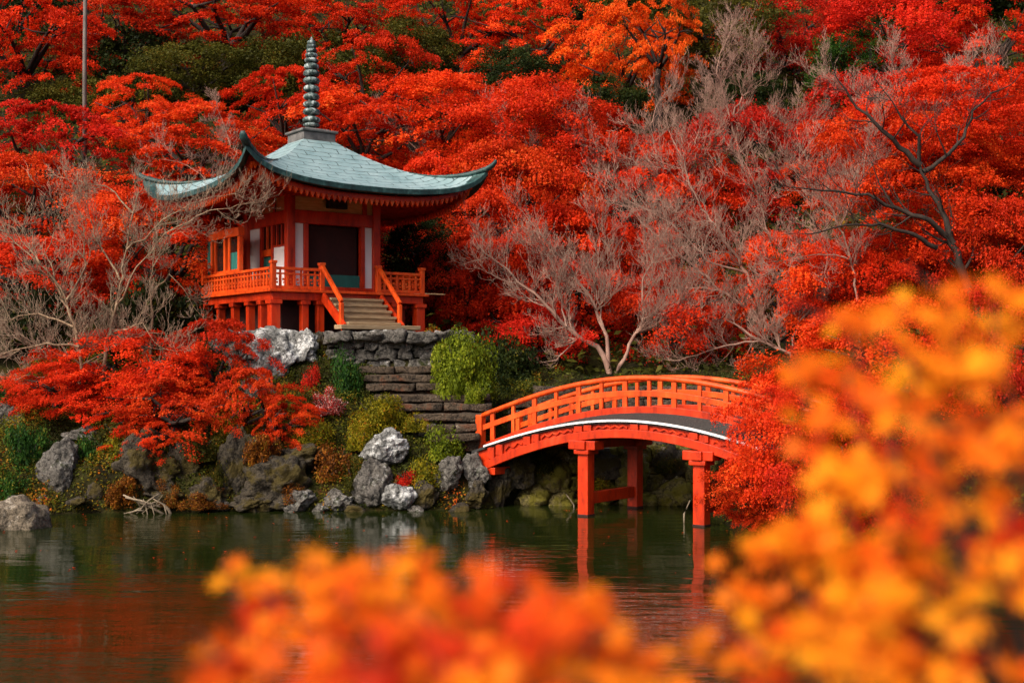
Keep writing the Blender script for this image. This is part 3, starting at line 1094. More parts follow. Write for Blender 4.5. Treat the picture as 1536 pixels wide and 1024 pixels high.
# ================================================================== bridge
BA = R(38)
BT = 1.5
BO = Vector((1.99 + .788 * BT, 36 - .616 * BT, 0))
BR = thing('arched_bridge', 'vermilion arched wooden bridge over the pond on square posts', 'bridge', (BO.x, BO.y, 0), -BA)
BW = 3.0


def dz(x): return 2.773 - .0403 * x * x + .0002 * x ** 4


def off_b(x): return .50 + .0085 * x * x


XS = [-5.6 + 11.2 * i / 44 for i in range(45)]
def ledge(x): return max(.0, min(.36, .20 + .04 * x))


deck_ = MB().sweep([[(x, .02, dz(x) - .02), (x, .02, dz(x) - .10), (x, BW - .02, dz(x) - .10), (x, BW - .02, dz(x) - .02), (x, BW - .50, dz(x) + ledge(x)), (x, .50, dz(x) + ledge(x))] for x in XS])
deck_.build('deck', DECK, BR)
for y0, y1 in ((-.045, .018), (BW - .018, BW + .045)):
    MB().sweep([[(x, y0, dz(x) + .012), (x, y0, dz(x) - .045), (x, y1, dz(x) - .045), (x, y1, dz(x) + .012)] for x in XS if abs(x) < 5.3]).build('white_edge', WHITE, BR)
for side, (ya, yb) in enumerate(((.02, .24), (BW - .24, BW - .02))):
    s = -1 if side == 0 else 1
    yo = ya if side == 0 else yb            # outer face
    MB().sweep([[(x, ya, dz(x) - off_b(x) + .24), (x, ya, dz(x) - off_b(x)), (x, yb, dz(x) - off_b(x)), (x, yb, dz(x) - off_b(x) + .24)] for x in XS]).build('arch_beam', VERM, BR, .012)
    fb = MB().sweep([[(x, ya + (.09 if side == 0 else .02), dz(x) - .103), (x, ya + (.09 if side == 0 else .02), dz(x) - off_b(x) + .237),
                      (x, yb - (.02 if side == 0 else .09), dz(x) - off_b(x) + .237), (x, yb - (.02 if side == 0 else .09), dz(x) - .103)] for x in XS]).build('side_panel', VERM, BR)
    for x in (-4.7, -3.35, -1.5, .38, 2.25, 4.1):
        for e in (-.16, .16):
            MB().box(x + e - .13, x + e + .13, ya + .002 if side == 0 else ya + .01, yb - .01 if side == 0 else yb - .002, dz(x + e) - off_b(x + e) + .243, dz(x + e) - .108).build('panel_strut', VERM, BR, .01)
    # carved wave on the panel
    for xa, xb in ((-4.35, -3.7), (-3.0, -1.9), (-1.1, -.02), (.78, 1.85), (2.65, 3.7)):
        m = 4 if xb - xa > .8 else 2
        yc = yo - s * .055
        wvs = MB()
        for i in range(m * 2):
            x0_, x1_ = xa + (xb - xa) * i / (m * 2), xa + (xb - xa) * (i + 1) / (m * 2)
            def zz(x, i_): return dz(x) - .10 - (off_b(x) - .34) * (.34 if i_ % 2 else .70)
            wvs.bar((x0_, yc, zz(x0_, i)), (x1_, yc, zz(x1_, i + 1)), .05, .05)
        wvs.build('carved_wave', VERM, fb)
# under-deck beams
ub = MB()
for y in (.9, 1.5, 2.1):
    ub.sweep([[(x, y - .11, dz(x) - .11), (x, y - .11, dz(x) - .45), (x, y + .11, dz(x) - .45), (x, y + .11, dz(x) - .11)] for x in XS])
ub.build('under_beam', DKRED, BR)
BX = (-1.5, 2.25)
for bxx in BX:
    zb = dz(bxx) - off_b(bxx)
    for y in (.20, BW - .20):
        s = -1 if y < 1 else 1
        p = MB()
        post(p, bxx, y, .35, -1.3, zb - .28)
        po = p.build('post', VERM, BR, .025)
        c = MB()
        c.box(bxx - .46, bxx + .46, y - .24, y + .24, zb - .27, zb - .012)
        c.box(bxx - .25, bxx + .25, y - .27, y + .27, zb - .40, zb - .273)
        c.build('capital', VERM, po, .02)
        c = MB()
        post(c, bxx, y, .362, -.12, .055)
        c.build('wet_foot', DARKIN, po, .01)
    MB().box(bxx - .16, bxx + .16, -.12, BW + .12, zb - .26, zb - .02).build('cross_beam', VERM, BR, .015)
    MB().box(bxx - .09, bxx + .09, .385, BW - .385, .33, .66).build('tie_beam', VERM, BR, .015)
for bxx in (-4.9, 4.9):
    MB().box(bxx - .18, bxx + .18, .05, BW - .05, dz(bxx) - off_b(bxx) - .22, dz(bxx) - off_b(bxx) - .004).build('cross_beam', VERM, BR, .015)
# near-end brackets of the arch beam resting on the rocks
# railings
for y in (.55, BW - .55):
    rl = thing('railing', None, None)
    rl.parent = BR
    X2 = [x for x in XS if abs(x) < 5.7]
    def tp(x): return dz(x) + 1.16 + .022 * x
    def md(x): return dz(x) + .63 * (1.16 + .022 * x)
    MB().sweep([[(x, y + .095 * math.cos(a), tp(x) + .08 * math.sin(a)) for a in [2 * math.pi * i / 10 for i in range(10)]] for x in X2]).build('handrail', ORANGE, rl, smooth=True)
    MB().sweep([[(x, y - .05, md(x) + .085), (x, y - .05, md(x) - .085), (x, y + .05, md(x) - .085), (x, y + .05, md(x) + .085)] for x in X2]).build('mid_rail', ORANGE, rl, .012)
    MB().sweep([[(x, y - .08, dz(x) + ledge(x) + .17), (x, y - .08, dz(x) + ledge(x) - .04), (x, y + .08, dz(x) + ledge(x) - .04), (x, y + .08, dz(x) + ledge(x) + .17)] for x in X2]).build('bottom_rail', VERM, rl, .012)
    for i in range(14):
        x = -5.2 + 10.4 * i / 13
        w = .11 if i % 2 else .15
        MB().box(x - w / 2, x + w / 2, y - .04, y + .04, dz(x) + ledge(x) + .10, tp(x) - .02).build('baluster', ORANGE, rl, .01)
    for x in (-5.68, 5.68):
        mb = MB()
        post(mb, x, y, .24, dz(x) - .25, tp(x) + .05)
        mb.build('end_post', ORANGE, rl, .03)


# ================================================================== stonework
def stone_blocks(blocks, seed, rough=.06):
    """blocks: list of (centre, size, rot_z) -> one mesh of irregular stones"""
    bm = bmesh.new()
    for q, (c, s, rz) in enumerate(blocks):
        b2 = bmesh.new()
        bmesh.ops.create_cube(b2, size=1)
        bmesh.ops.subdivide_edges(b2, edges=b2.edges, cuts=5, use_grid_fill=True)
        M_ = Matrix.Translation(c) @ Matrix.Rotation(rz, 4, 'Z')
        o = Vector((seed * 7.7 + q * 3.3, q * 1.9, seed))
        for vt in b2.verts:
            p = vt.co.copy()
            r2 = max(abs(p.x), abs(p.y), abs(p.z)) * 2
            p *= 1 - .10 * max(0, (p.length - .62))
            w = Vector((p.x * s[0], p.y * s[1], p.z * s[2]))
            nv = mnoise.noise_vector(w * 2.2 + o) * rough + mnoise.noise_vector(w * 6 + o) * rough * .5 + mnoise.noise_vector(w * 14 + o) * rough * .22
            vt.co = M_ @ (w + nv)
        tmp = bpy.data.meshes.new('t')
        b2.to_mesh(tmp)
        b2.free()
        bm.from_mesh(tmp)
        bpy.data.meshes.remove(tmp)
    me = bpy.data.meshes.new('stones')
    bm.to_mesh(me)
    bm.free()
    for p in me.polygons: p.use_smooth = True
    return me


def wall_blocks(A, B, z0, z1, rows, dep, seed, lmin=.4, lmax=1.0):
    rs = random.Random(seed)
    A, B = Vector((*A, 0)), Vector((*B, 0))
    d = B - A
    Ln = d.length
    d.normalize()
    rz = math.atan2(d.y, d.x)
    hs = [rs.uniform(.7, 1.3) for _ in range(rows)]
    k = (z1 - z0) / sum(hs)
    out, z = [], z0
    for hgt in hs:
        hgt *= k
        x = -rs.uniform(0, .3)
        while x < Ln:
            l = rs.uniform(lmin, lmax)
            c = A + d * (x + l / 2)
            out.append((Vector((c.x, c.y + rs.uniform(-.07, .07), z + hgt / 2 + rs.uniform(-.03, .03))), (l * .985, dep, hgt * .97), rz + rs.gauss(0, .03)))
            x += l
        z += hgt
    return out


def xy(px, Y): return ((px - 768) / F * Y, Y)


# retaining wall below the stairs of the pavilion
wl = wall_blocks(xy(505, 42.35), xy(652, 42.9), 3.9, 5.12, 4, .9, 4, .26, .95)
wl += wall_blocks(xy(492, 42.2), xy(655, 42.8), 5.08, 5.40, 1, 1.3, 9, .8, 1.9)
wo = link('retaining_wall', stone_blocks(wl, 2, .15), S_GREY)
tag(wo, 'rough grey stone retaining wall below the pavilion stairs', 'wall')

steps = thing('stone_steps', 'long reddish brown stone steps leading down from the pavilion to the bridge', 'steps', (*xy(650, 40), 2.6))
for i, (xa, xb, yt, Y) in enumerate(((533, 652, 550, 42.0), (545, 660, 562, 41.6), (548, 698, 576, 41.1), (560, 738, 592, 40.5), (590, 738, 606, 40.0), (620, 735, 621, 39.5), (640, 726, 637, 39.0), (650, 720, 651, 38.6))):
    a, b_ = at(xa, yt, Y), at(xb, yt, Y)
    n = 1 if i % 2 else 2
    bl = []
    for k in range(n):
        f0, f1 = k / n, (k + 1) / n
        cx_ = a.x + (b_.x - a.x) * (f0 + f1) / 2
        bl.append((Vector((cx_, Y + .42 + .04 * k, a.z - .11 + .02 * (k % 2))), ((b_.x - a.x) / n * .985, 1.0, .22), .0))
    bl.append((Vector(((a.x + b_.x) / 2, Y + .75, a.z - .36)), ((b_.x - a.x) * .96, 1.0, .34), .0))
    o = link('step', stone_blocks(bl, 20 + i, .05), S_BROWN)
    o.parent = steps
    o.matrix_parent_inverse = Matrix.Translation(-steps.location)

# dressed wall on the far side of the inlet, seen through the railings
bwl = wall_blocks(xy(770, 42.1), xy(1090, 42.1), 1.5, 3.15, 4, .8, 12, .7, 1.7) + wall_blocks(xy(800, 42.3), xy(1080, 42.3), 3.15, 3.55, 1, .9, 15, .8, 1.6)
mwl = wall_blocks(xy(730, 39.75), xy(1130, 39.6), -.5, 1.75, 5, .8, 33, .3, .95)
tag(link('rubble_wall', stone_blocks(mwl, 8, .14), S_MOSS), 'mossy rubble stone bank under the arched bridge', 'wall')
tag(link('garden_wall', stone_blocks(bwl, 5, .07), S_BROWN), 'brown and grey block wall seen through the bridge railing', 'wall')

# ================================================================== boulders
G1 = 'boulders along the pond bank'
rock(31, 785, 33.7, 78, 76, S_BOULD, 'speckled tan boulder standing in the water at the left edge', 1, rough=.12, d=1.0)
rock(405, 546, 42.1, 82, 84, S_PALE, 'largest white lichened rock below the near corner of the pavilion', 2, rough=.30)
rock(452, 524, 42.2, 46, 54, S_PALE, 'white lichened rock wedged beside the retaining wall', 3, rough=.30)
rock(415, 511, 42.7, 96, 34, S_PALE, 'flat white rock directly under the front veranda stilts', 4, rough=.3)
rock(362, 528, 42.2, 50, 60, S_GREY, 'grey rock half hidden by red leaves left of the white rocks', 5, rough=.28)
rock(345, 514, 42.8, 56, 34, S_GREY, 'low grey rock under the leftmost veranda stilts', 45, rough=.28)
rock(478, 520, 42.5, 36, 44, S_DARK, 'dark shaded rock at the left end of the retaining wall', 6)
rock(388, 590, 41.3, 60, 44, S_GREY, 'grey rock under the largest white rock', 46, rough=.28)
rock(581, 673, 38.6, 70, 50, S_PALE, 'rounded pale rock sitting alone amid the green shrubs', 7, rough=.25)
rock(600, 745, 37.4, 46, 44, S_PALE, 'pale rock standing in the shallows below the rounded rock', 8, rough=.22)
rock(556, 728, 37.7, 56, 72, S_GREY, 'tall grey rock rising from the waterline', 9, rough=.26)
rock(640, 645, 39.6, 36, 26, S_GREY, 'small grey rock at the foot of the stone steps', 10, rough=.25)
rock(674, 712, 38.0, 44, 56, S_GREY, 'grey rock with moss left of the bridge end', 11, rough=.25)
rock(713, 708, 38.1, 36, 54, S_GREY, 'stacked dark grey rock under the left bridge end', 12, rough=.3)
rock(714, 745, 37.8, 32, 40, S_DARK, 'wet dark rock at the waterline under the left bridge end', 13, rough=.3)
rock(748, 735, 38.6, 34, 70, S_DARK, 'dark rock in the shadow behind the bridge end', 47, rough=.3)
rock(506, 752, 37.5, 44, 30, S_GREY, 'low grey rock at the waterline left of the tall rock', 14)
rock(452, 752, 37.4, 56, 34, S_GREY, 'broad flat grey rock at the waterline', 15)
rock(446, 688, 38.2, 70, 36, S_DARK, 'dark overhanging rock below the orange shrubs', 16, rough=.3)
rock(415, 726, 37.9, 104, 84, S_DARK, 'widest dark rock under the overhanging ledge', 17, rough=.3)
rock(352, 706, 37.9, 62, 118, S_DARK, 'tall brown rock face in the bank below the white rocks', 18, rough=.26)
rock(318, 742, 37.5, 58, 54, S_DARK, 'squat dark rock beside the slanting trunk', 19, rough=.3)
rock(282, 700, 38.0, 66, 80, S_DARK, 'dark rock face directly behind the slanting trunk', 48, rough=.26)
rock(218, 706, 37.8, 110, 96, S_DARK, 'broad dark mossy rock face behind the driftwood', 20, rough=.3)
rock(246, 748, 37.3, 60, 34, S_DARK, 'low dark rock touching the water right of the driftwood', 49, rough=.3)
rock(160, 700, 38.2, 46, 60, S_DARK, 'narrow dark rock left of the broad mossy face', 50, rough=.3)
rock(378, 755, 37.3, 60, 24, S_DARK, 'flat wet ledge under the tall brown rock face', 51, rough=.3)
rock(85, 705, 37.3, 60, 92, S_GREY, 'upright dark grey rock among green ferns at the left', 21, rough=.18)
rock(150, 735, 37.4, 60, 56, S_DARK, 'dark low rock between ferns and driftwood', 22)
rock(60, 752, 37.0, 50, 22, S_GREY, 'small pale stone at the foot of the upright grey rock', 23)
rock(8, 640, 39.5, 46, 66, S_GREY, 'large grey rock cut by the left edge of the photo', 24, rough=.28)
rock(125, 655, 38.9, 60, 26, S_GREY, 'low grey rock above the ferns', 25, rough=.28)
rock(640, 742, 37.6, 34, 46, S_DARK, 'dark rock right of the pale shallow rock', 26)
under = [(775, 705, 60, 60), (800, 748, 60, 44), (830, 715, 56, 56), (845, 752, 50, 34), (900, 700, 62, 48), (905, 742, 60, 44), (948, 712, 50, 60), (960, 750, 60, 34), (1005, 700, 56, 60), (1010, 745, 60, 50), (1060, 720, 54, 80), (1100, 745, 60, 60)]
ul_ = ['leftmost rock of the inlet bank behind the bridge', 'low wet rock behind the bridge left of its first post', 'mossy rock left of the near bridge post', 'wet rock at the waterline beside the near bridge post', 'mossy rock above the bridge tie beam', 'rock below the bridge tie beam', 'mossy rock left of the far bridge post', 'flat wet rock at the foot of the far bridge post', 'rock right of the far bridge post', 'low rock between the far post and the right post', 'tall shaded rock behind the right bridge post', 'shaded rock right of the right bridge post']
for i, (px, py, w, h) in enumerate(under):
    rock(px, py, 39.0 + .2 * (i % 3), w, h, S_MOSS if i % 4 else S_DARK, ul_[i], 60 + i, rough=.30, sub=4)
# little stones along the waterline
for i, (px, py) in enumerate(((182, 757), (330, 757), (395, 760), (482, 764), (530, 764), (625, 766), (690, 764), (20, 748), (115, 752), (255, 762))):
    rock(px, py, 37.3 if px > 150 else 36.6, 22 + (i * 7) % 16, 12 + (i * 5) % 8, S_GREY if i % 2 else S_DARK, 'small wet stone lying at the waterline of the far bank', 90 + i, name='stone', sub=3, group='small stones at the waterline', cat='stone')

# ================================================================== trees of the hillside
MG = 'red maples of the wooded hillside'
for a in (
    (40, 70, 72, 270, 170, 'S', 'scarlet maple in the top left corner'),
    (190, 50, 74, 250, 130, 'S', 'scarlet maple at the top behind the grey pole'),
    (340, 28, 76, 320, 120, 'S', 'scarlet maple at the top edge left of the spire'),
    (505, 40, 78, 240, 120, 'S', 'scarlet maple at the top edge above the spire'),
    (75, 232, 58, 290, 150, 'C', 'dark crimson maple below the grey pole'),
    (40, 310, 53, 300, 150, 'O', 'bright orange red maple at the left edge above the bare trees'),
    (215, 170, 64, 190, 110, 'O', 'small orange maple just right of the grey pole'),
    (300, 225, 58, 300, 130, 'O', 'orange red maple above the left roof corner'),
    (430, 165, 62, 200, 120, 'S', 'red maple directly left of the spire'),
    (555, 125, 66, 220, 150, 'S', 'red maple directly right of the spire'),
    (545, 205, 59, 230, 110, 'S', 'red maple just above the right slope of the roof'),
    (690, 35, 78, 240, 120, 'S', 'red maple at the top edge right of the spire'),
    (660, 195, 60, 340, 150, 'O', 'wide orange red maple above the right roof tip'),
    (800, 60, 76, 250, 140, 'O', 'orange maple at the top middle'),
    (810, 215, 58, 300, 170, 'S', 'broad bright red maple right of the roof tip'),
    (930, 105, 72, 230, 190, 'A', 'orange maple with spreading leaves at the top right of centre'),
    (985, 45, 68, 170, 150, 'A', 'orange amber maple at the top edge right of centre'),
    (650, 330, 54, 220, 180, 'S', 'red maple right behind the pavilion eave'),
    (755, 320, 53, 280, 200, 'O', 'orange red maple between the roof tip and the bare cherry'),
    (850, 420, 51.5, 300, 220, 'S', 'deep red maple behind the bare cherry tree'),
    (715, 435, 50.5, 190, 150, 'S', 'red maple beside the right end of the veranda'),
    (790, 510, 49.5, 210, 110, 'C', 'low crimson maple behind the clipped green bush'),
    (960, 300, 56, 300, 190, 'S', 'red maple behind the middle bare trees'),
    (1000, 490, 50, 260, 160, 'S', 'red maple right of the cherry trunk above the bridge'),
    (1110, 260, 60, 270, 190, 'C', 'crimson maple behind the pinkish bare trees'),
    (1185, 60, 74, 240, 130, 'C', 'dark red maple at the top edge right'),
    (1335, 60, 70, 280, 150, 'C', 'crimson maple at the top near the right corner'),
    (1480, 60, 66, 250, 180, 'S', 'scarlet maple in the top right corner'),
    (1300, 190, 60, 280, 150, 'C', 'crimson maple behind the dark limbs'),
    (1465, 200, 58, 250, 180, 'S', 'scarlet maple at the right edge above the dark limbs'),
    (1180, 440, 49, 240, 180, 'O', 'orange red maple behind the dense bare twigs'),
    (1290, 420, 47.5, 200, 150, 'S', 'bright red maple below the dark limbed maple'),
    (1500, 410, 46, 220, 220, 'S', 'red maple at the right edge behind the yellow leaves'),
    (1340, 560, 42, 320, 200, 'O', 'orange red maple behind the blurred yellow leaves'),
    (1500, 620, 40, 260, 260, 'C', 'crimson maple hidden behind the blurred leaves at the right edge'),
    (60, 420, 49, 330, 120, 'S', 'red maple behind the left bare trees'),
    (250, 370, 50, 320, 160, 'O', 'orange red maple behind the left roof corner and bare twigs'),
):
    tree(*a, group=MG, protos=SPARSE if (a[1] < 110 and a[5] != 'C') or (a[1] < 240 and a[0] < 560 and a[2] > 57) else None)
for a in (
    (190, 560, 41.8, 280, 130, 'S', 'red maple around the pale tan trunks on the left bank'),
    (320, 545, 41.4, 190, 130, 'S', 'red maple below the left side of the veranda'),
    (270, 640, 38.9, 230, 110, 'O', 'orange red maple leaning over the dark rock faces'),
    (370, 625, 39.0, 170, 140, 'O', 'small orange maple below the white rocks'),
    (425, 640, 38.8, 130, 90, 'O', 'small orange red maple spray above the widest dark rock'),
    (235, 692, 38.0, 110, 60, 'O', 'orange red maple spray hanging in front of the broad mossy rock'),
    (90, 610, 40.5, 170, 80, 'S', 'low red maple at the foot of the left bare tree'),
    (200, 615, 39.8, 200, 90, 'S', 'bright red maple in front of the pale tan trunks'),
):
    tree(*a, group='red maples on the left bank', protos=SPARSE if a[2] < 40.5 or a[0] == 320 else None)
for a in (
    (1218, 608, 31.9, 150, 110, 'S', 'red maple branch hanging over the end of the bridge railing'),
    (1200, 655, 32.6, 240, 200, 'O', 'orange red maple covering the right end of the bridge'),
    (1175, 735, 32.2, 200, 120, 'O', 'red maple spray drooping to the water beside the right bridge post'),
    (1270, 720, 31, 260, 200, 'C', 'dark red maple behind the blurred leaves right of the bridge'),
):
    tree(*a, group='red maples at the right end of the bridge')
# evergreen and olive trees filling the hill behind
EG = 'olive green trees behind the maples'
for a in (
    (150, 160, 70, 140, 90, 'G', 'dark green tree behind the grey pole'),
    (295, 115, 70, 150, 90, 'G', 'olive tree between the scarlet maples left of the spire'),
    (400, 122, 71, 160, 110, 'G', 'olive tree just left of the spire tip'),
    (620, 85, 70, 160, 100, 'G', 'olive tree with dark branches right of the spire'),
    (768, 122, 69, 130, 90, 'D', 'dark green tree behind the orange maple at the top middle'),
    (880, 60, 88, 220, 160, 'G', 'olive tree at the top middle behind the amber maple'),
    (900, 165, 67, 140, 90, 'D', 'dark green tree below the amber maple'),
    (1075, 45, 70, 150, 120, 'G', 'olive tree at the top behind the bare twigs'),
    (1130, 165, 66, 150, 100, 'D', 'dark green tree behind the grey bare branches'),
    (1275, 95, 68, 120, 90, 'F', 'brighter green tree at the top right between red maples'),
    (20, 160, 80, 160, 260, 'D', 'dark tree at the left edge below the scarlet maple'),
    (210, 260, 74, 180, 160, 'D', 'dark green tree behind the orange maples left of the roof'),
    (480, 200, 76, 200, 160, 'G', 'olive tree behind the spire base'),
    (1400, 130, 84, 260, 200, 'D', 'dark green tree behind the crimson maples at the right'),
    (1520, 130, 84, 200, 240, 'D', 'dark green tree behind the top right corner maple'),
    (630, 380, 51.5, 130, 110, 'D', 'dark green tree in the gap under the right eave'),
):
    tree(*a, group=EG, name='evergreen_tree', protos=EVERG)
# the big maple with dark limbs at the right
t = bare('large red maple with bare dark limbs showing at the right', 44, [
    ([(1472, 480, 0), (1450, 425, 0), (1428, 365, 0), (1420, 330, 0), (1400, 295, .1), (1386, 270, .2), (1380, 245, .2)], .22),
    ([(1430, 366, 0), (1395, 330, -.4), (1345, 312, -.5), (1300, 292, -.7), (1250, 285, -.8), (1200, 282, -1)], .12),
    ([(1405, 372, 0), (1370, 352, -.4), (1320, 336, -.6), (1270, 336, -.8), (1220, 350, -1)], .09),
    ([(1380, 248, .2), (1352, 222, .1), (1325, 200, 0), (1300, 172, 0), (1275, 150, 0), (1258, 122, 0)], .12),
    ([(1384, 258, .2), (1425, 232, .3), (1448, 205, .4), (1462, 165, .5), (1485, 142, .6), (1515, 128, .8)], .10),
    ([(1378, 248, .2), (1376, 205, 0), (1352, 175, 0), (1322, 132, 0)], .07),
    ([(1340, 311, -.5), (1318, 275, -.5), (1302, 235, -.4)], .045), ([(1420, 235, .3), (1405, 200, 0), (1402, 165, 0)], .04), ([(1430, 366, 0), (1428, 330, .3), (1426, 310, .4)], .08)],
    21, BARK, BARK, 1.1, .45, .06, (4, 3, 2), .007, .75, .8, 'maple_tree')
for i, (px, py, Y, w, h, kd) in enumerate(((1430, 310, 48.3, 320, 190, 'O'), (1320, 240, 48.0, 240, 150, 'O'), (1440, 180, 48.2, 280, 150, 'S'))):
    put(CROWNS[i], 'crown', L[kd], t, at(px, py, Y) - t.location, (w / F * Y / 8, w / F * Y / 8, h / F * Y / 4.2), i * 2.0)

# ================================================================== bare trees
bare('pale tan bare tree nearest the left edge, with fans of leafless twigs', 40.4, [
    ([(122, 625, 0), (122, 545, 0), (110, 485, .2), (90, 430, .2), (58, 392, 0), (30, 370, .2)], .085),
    ([(116, 500, .1), (82, 425, .3), (70, 380, .4), (90, 330, .5)], .05), ([(118, 520, 0), (70, 515, -.3), (20, 525, -.4), (-40, 560, -.4)], .045),
    ([(110, 490, .2), (60, 470, .5), (0, 480, .6)], .045), ([(100, 450, .2), (130, 400, .5), (125, 340, .6)], .045), ([(60, 395, 0), (20, 340, .5), (-10, 320, .6)], .03)],
    1, TWIGT, BARKT, 1.2, dens=.78)
bare('pale tan bare tree leaning in front of the left roof corner', 40.9, [
    ([(150, 608, 0), (160, 530, 0), (172, 470, .2), (186, 400, .3), (194, 350, .4), (205, 300, .6)], .085),
    ([(172, 470, .2), (205, 400, 0), (250, 350, -.2), (310, 315, -.2), (375, 305, -.2)], .04), ([(180, 420, .3), (150, 370, .5), (130, 310, .6)], .045),
    ([(190, 375, .3), (245, 330, .2), (300, 300, .2), (350, 290, .2)], .04), ([(165, 500, .2), (215, 485, -.4), (240, 520, -.6)], .035), ([(200, 320, .5), (160, 280, .8), (110, 270, 1)], .035)],
    2, TWIGT, BARKT, 1.0, dens=.8)
bare('thin bare tree with twigs reaching the glazed screen', 42.3, [
    ([(226, 520, 0), (226, 450, 0), (230, 390, .1), (240, 340, .2)], .05), ([(228, 440, 0), (255, 410, -.2), (275, 435, -.3), (290, 460, -.3)], .03), ([(230, 400, .1), (260, 350, 0), (280, 335, 0)], .03)],
    3, TWIGT, BARKT, .8, dens=.7)
bare('low bare bush of long pale twigs at the left edge', 41.6, [
    ([(95, 580, 0), (70, 530, 0), (30, 500, -.3), (-20, 500, -.4)], .045), ([(90, 570, 0), (40, 560, -.4), (-10, 580, -.5)], .035), ([(95, 575, 0), (110, 530, -.3), (160, 500, -.3), (220, 520, -.5)], .035)],
    4, TWIGT, TWIGT, 1.1)
bare('bare grey cherry tree with forked trunk just above the bridge', 46.5, [
    ([(915, 562, 0), (908, 530, 0), (880, 512, 0), (850, 490, -.2), (800, 440, -.3), (760, 405, -.3), (735, 385, -.3)], .13),
    ([(912, 545, 0), (905, 490, .2), (885, 445, .3), (850, 395, .4), (810, 350, .5)], .09), ([(925, 560, 0), (945, 515, .2), (965, 480, .2), (965, 420, .4), (985, 370, .4)], .09),
    ([(850, 490, -.2), (840, 440, .2), (830, 400, .4)], .045), ([(955, 495, .2), (1000, 470, -.3), (1030, 440, -.3)], .045), ([(905, 490, .2), (890, 420, .4), (900, 360, .7)], .045)],
    5, TWIG, TWIG, 1.25)
bare('densest pinkish grey bare tree right of the cherry', 48.0, [
    ([(1170, 560, 0), (1165, 500, 0), (1130, 470, 0), (1080, 435, 0), (1030, 390, .2), (980, 350, .2)], .12),
    ([(1150, 485, 0), (1120, 410, .3), (1080, 350, .5), (1040, 290, .6), (1020, 230, .6)], .09), ([(1165, 500, 0), (1170, 420, .3), (1150, 340, .4), (1130, 270, .5)], .08),
    ([(1168, 510, 0), (1220, 460, .2), (1230, 400, .3), (1215, 330, .3)], .07), ([(1080, 435, 0), (1010, 430, -.3), (960, 440, -.3)], .05), ([(1120, 410, .3), (1060, 390, -.2), (1000, 330, 0), (940, 300, 0)], .05)],
    6, None, None, 1.35, .30, dens=.9)
bare('pinkish grey bare tree behind the right end of the bridge', 46.5, [
    ([(1195, 580, 0), (1185, 530, 0), (1140, 510, 0), (1080, 520, -.2), (1020, 540, -.2)], .08), ([(1185, 530, 0), (1200, 480, .2), (1240, 440, .2)], .06), ([(1140, 510, 0), (1090, 480, .3), (1040, 480, .3)], .05)],
    7, None, None, 1.1)
bare('tall bare grey tree rising above the red maples', 54, [
    ([(1005, 400, 0), (1000, 320, 0), (985, 250, 0), (975, 190, .2), (990, 150, .2)], .09), ([(995, 300, 0), (950, 240, .2), (900, 220, .2)], .05), ([(990, 270, 0), (1040, 220, .2), (1060, 170, .3)], .05)],
    8, None, None, 1.3)
bare('bare tree of pale twigs high on the slope', 58, [
    ([(1120, 300, 0), (1110, 230, 0), (1090, 160, 0), (1075, 100, 0), (1090, 60, 0)], .09), ([(1110, 230, 0), (1150, 190, .3), (1200, 180, .3)], .05), ([(1095, 180, 0), (1130, 120, .2), (1130, 80, .2)], .05), ([(1115, 260, 0), (1180, 250, -.2), (1240, 260, -.2)], .05)],
    9, None, None, 1.3)
bare('bare pinkish tree behind the dark limbs', 50, [
    ([(1390, 300, 0), (1380, 220, 0), (1350, 150, 0), (1340, 100, 0)], .07), ([(1380, 230, 0), (1300, 170, .2), (1250, 120, .2)], .04), ([(1385, 240, 0), (1440, 160, .2), (1480, 100, .2)], .04)],
    10, None, None, 1.2)
bare('bare tree with twigs spreading left of the dark limbed maple', 45.5, [
    ([(1290, 480, 0), (1280, 400, 0), (1260, 340, 0), (1230, 290, 0), (1180, 250, 0)], .06), ([(1275, 390, 0), (1230, 380, -.3), (1180, 390, -.3)], .04), ([(1260, 340, 0), (1290, 280, .2), (1300, 220, .2)], .04)],
    11, None, None, 1.2)
bare('sparse bare tree among the red maples right of the roof tip', 56, [
    ([(800, 330, 0), (800, 270, 0), (780, 230, 0), (760, 190, 0)], .05), ([(800, 275, 0), (840, 230, 0), (860, 190, 0)], .04)], 12, None, None, 1.1, .45)
bare('sparse bare tree behind the right roof slope', 59, [
    ([(640, 290, 0), (640, 230, 0), (660, 190, 0), (690, 160, 0)], .05), ([(640, 240, 0), (600, 200, 0), (570, 190, 0)], .04)], 13, None, None, 1.0, .5)
bare('bare tree behind the left roof corner', 54, [
    ([(330, 330, 0), (330, 270, 0), (345, 220, 0), (335, 185, 0)], .06), ([(330, 280, 0), (280, 250, 0), (250, 240, 0)], .04)], 14, None, None, 1.0, .5)

# grey pole
pb = at(127, 200, 60)
g = H(pb.x, pb.y)
mb = MB()
mb.tube([(0, 0, -.5), (0, 0, 6), (.04, 0, at(127, -60, 60).z - g)], [.11, .10, .085], 10)
po = mb.build('pole', POLE, smooth=True)
po.location = (pb.x, pb.y, g)
tag(po, 'tall straight grey wooden pole among the red maples', 'pole')

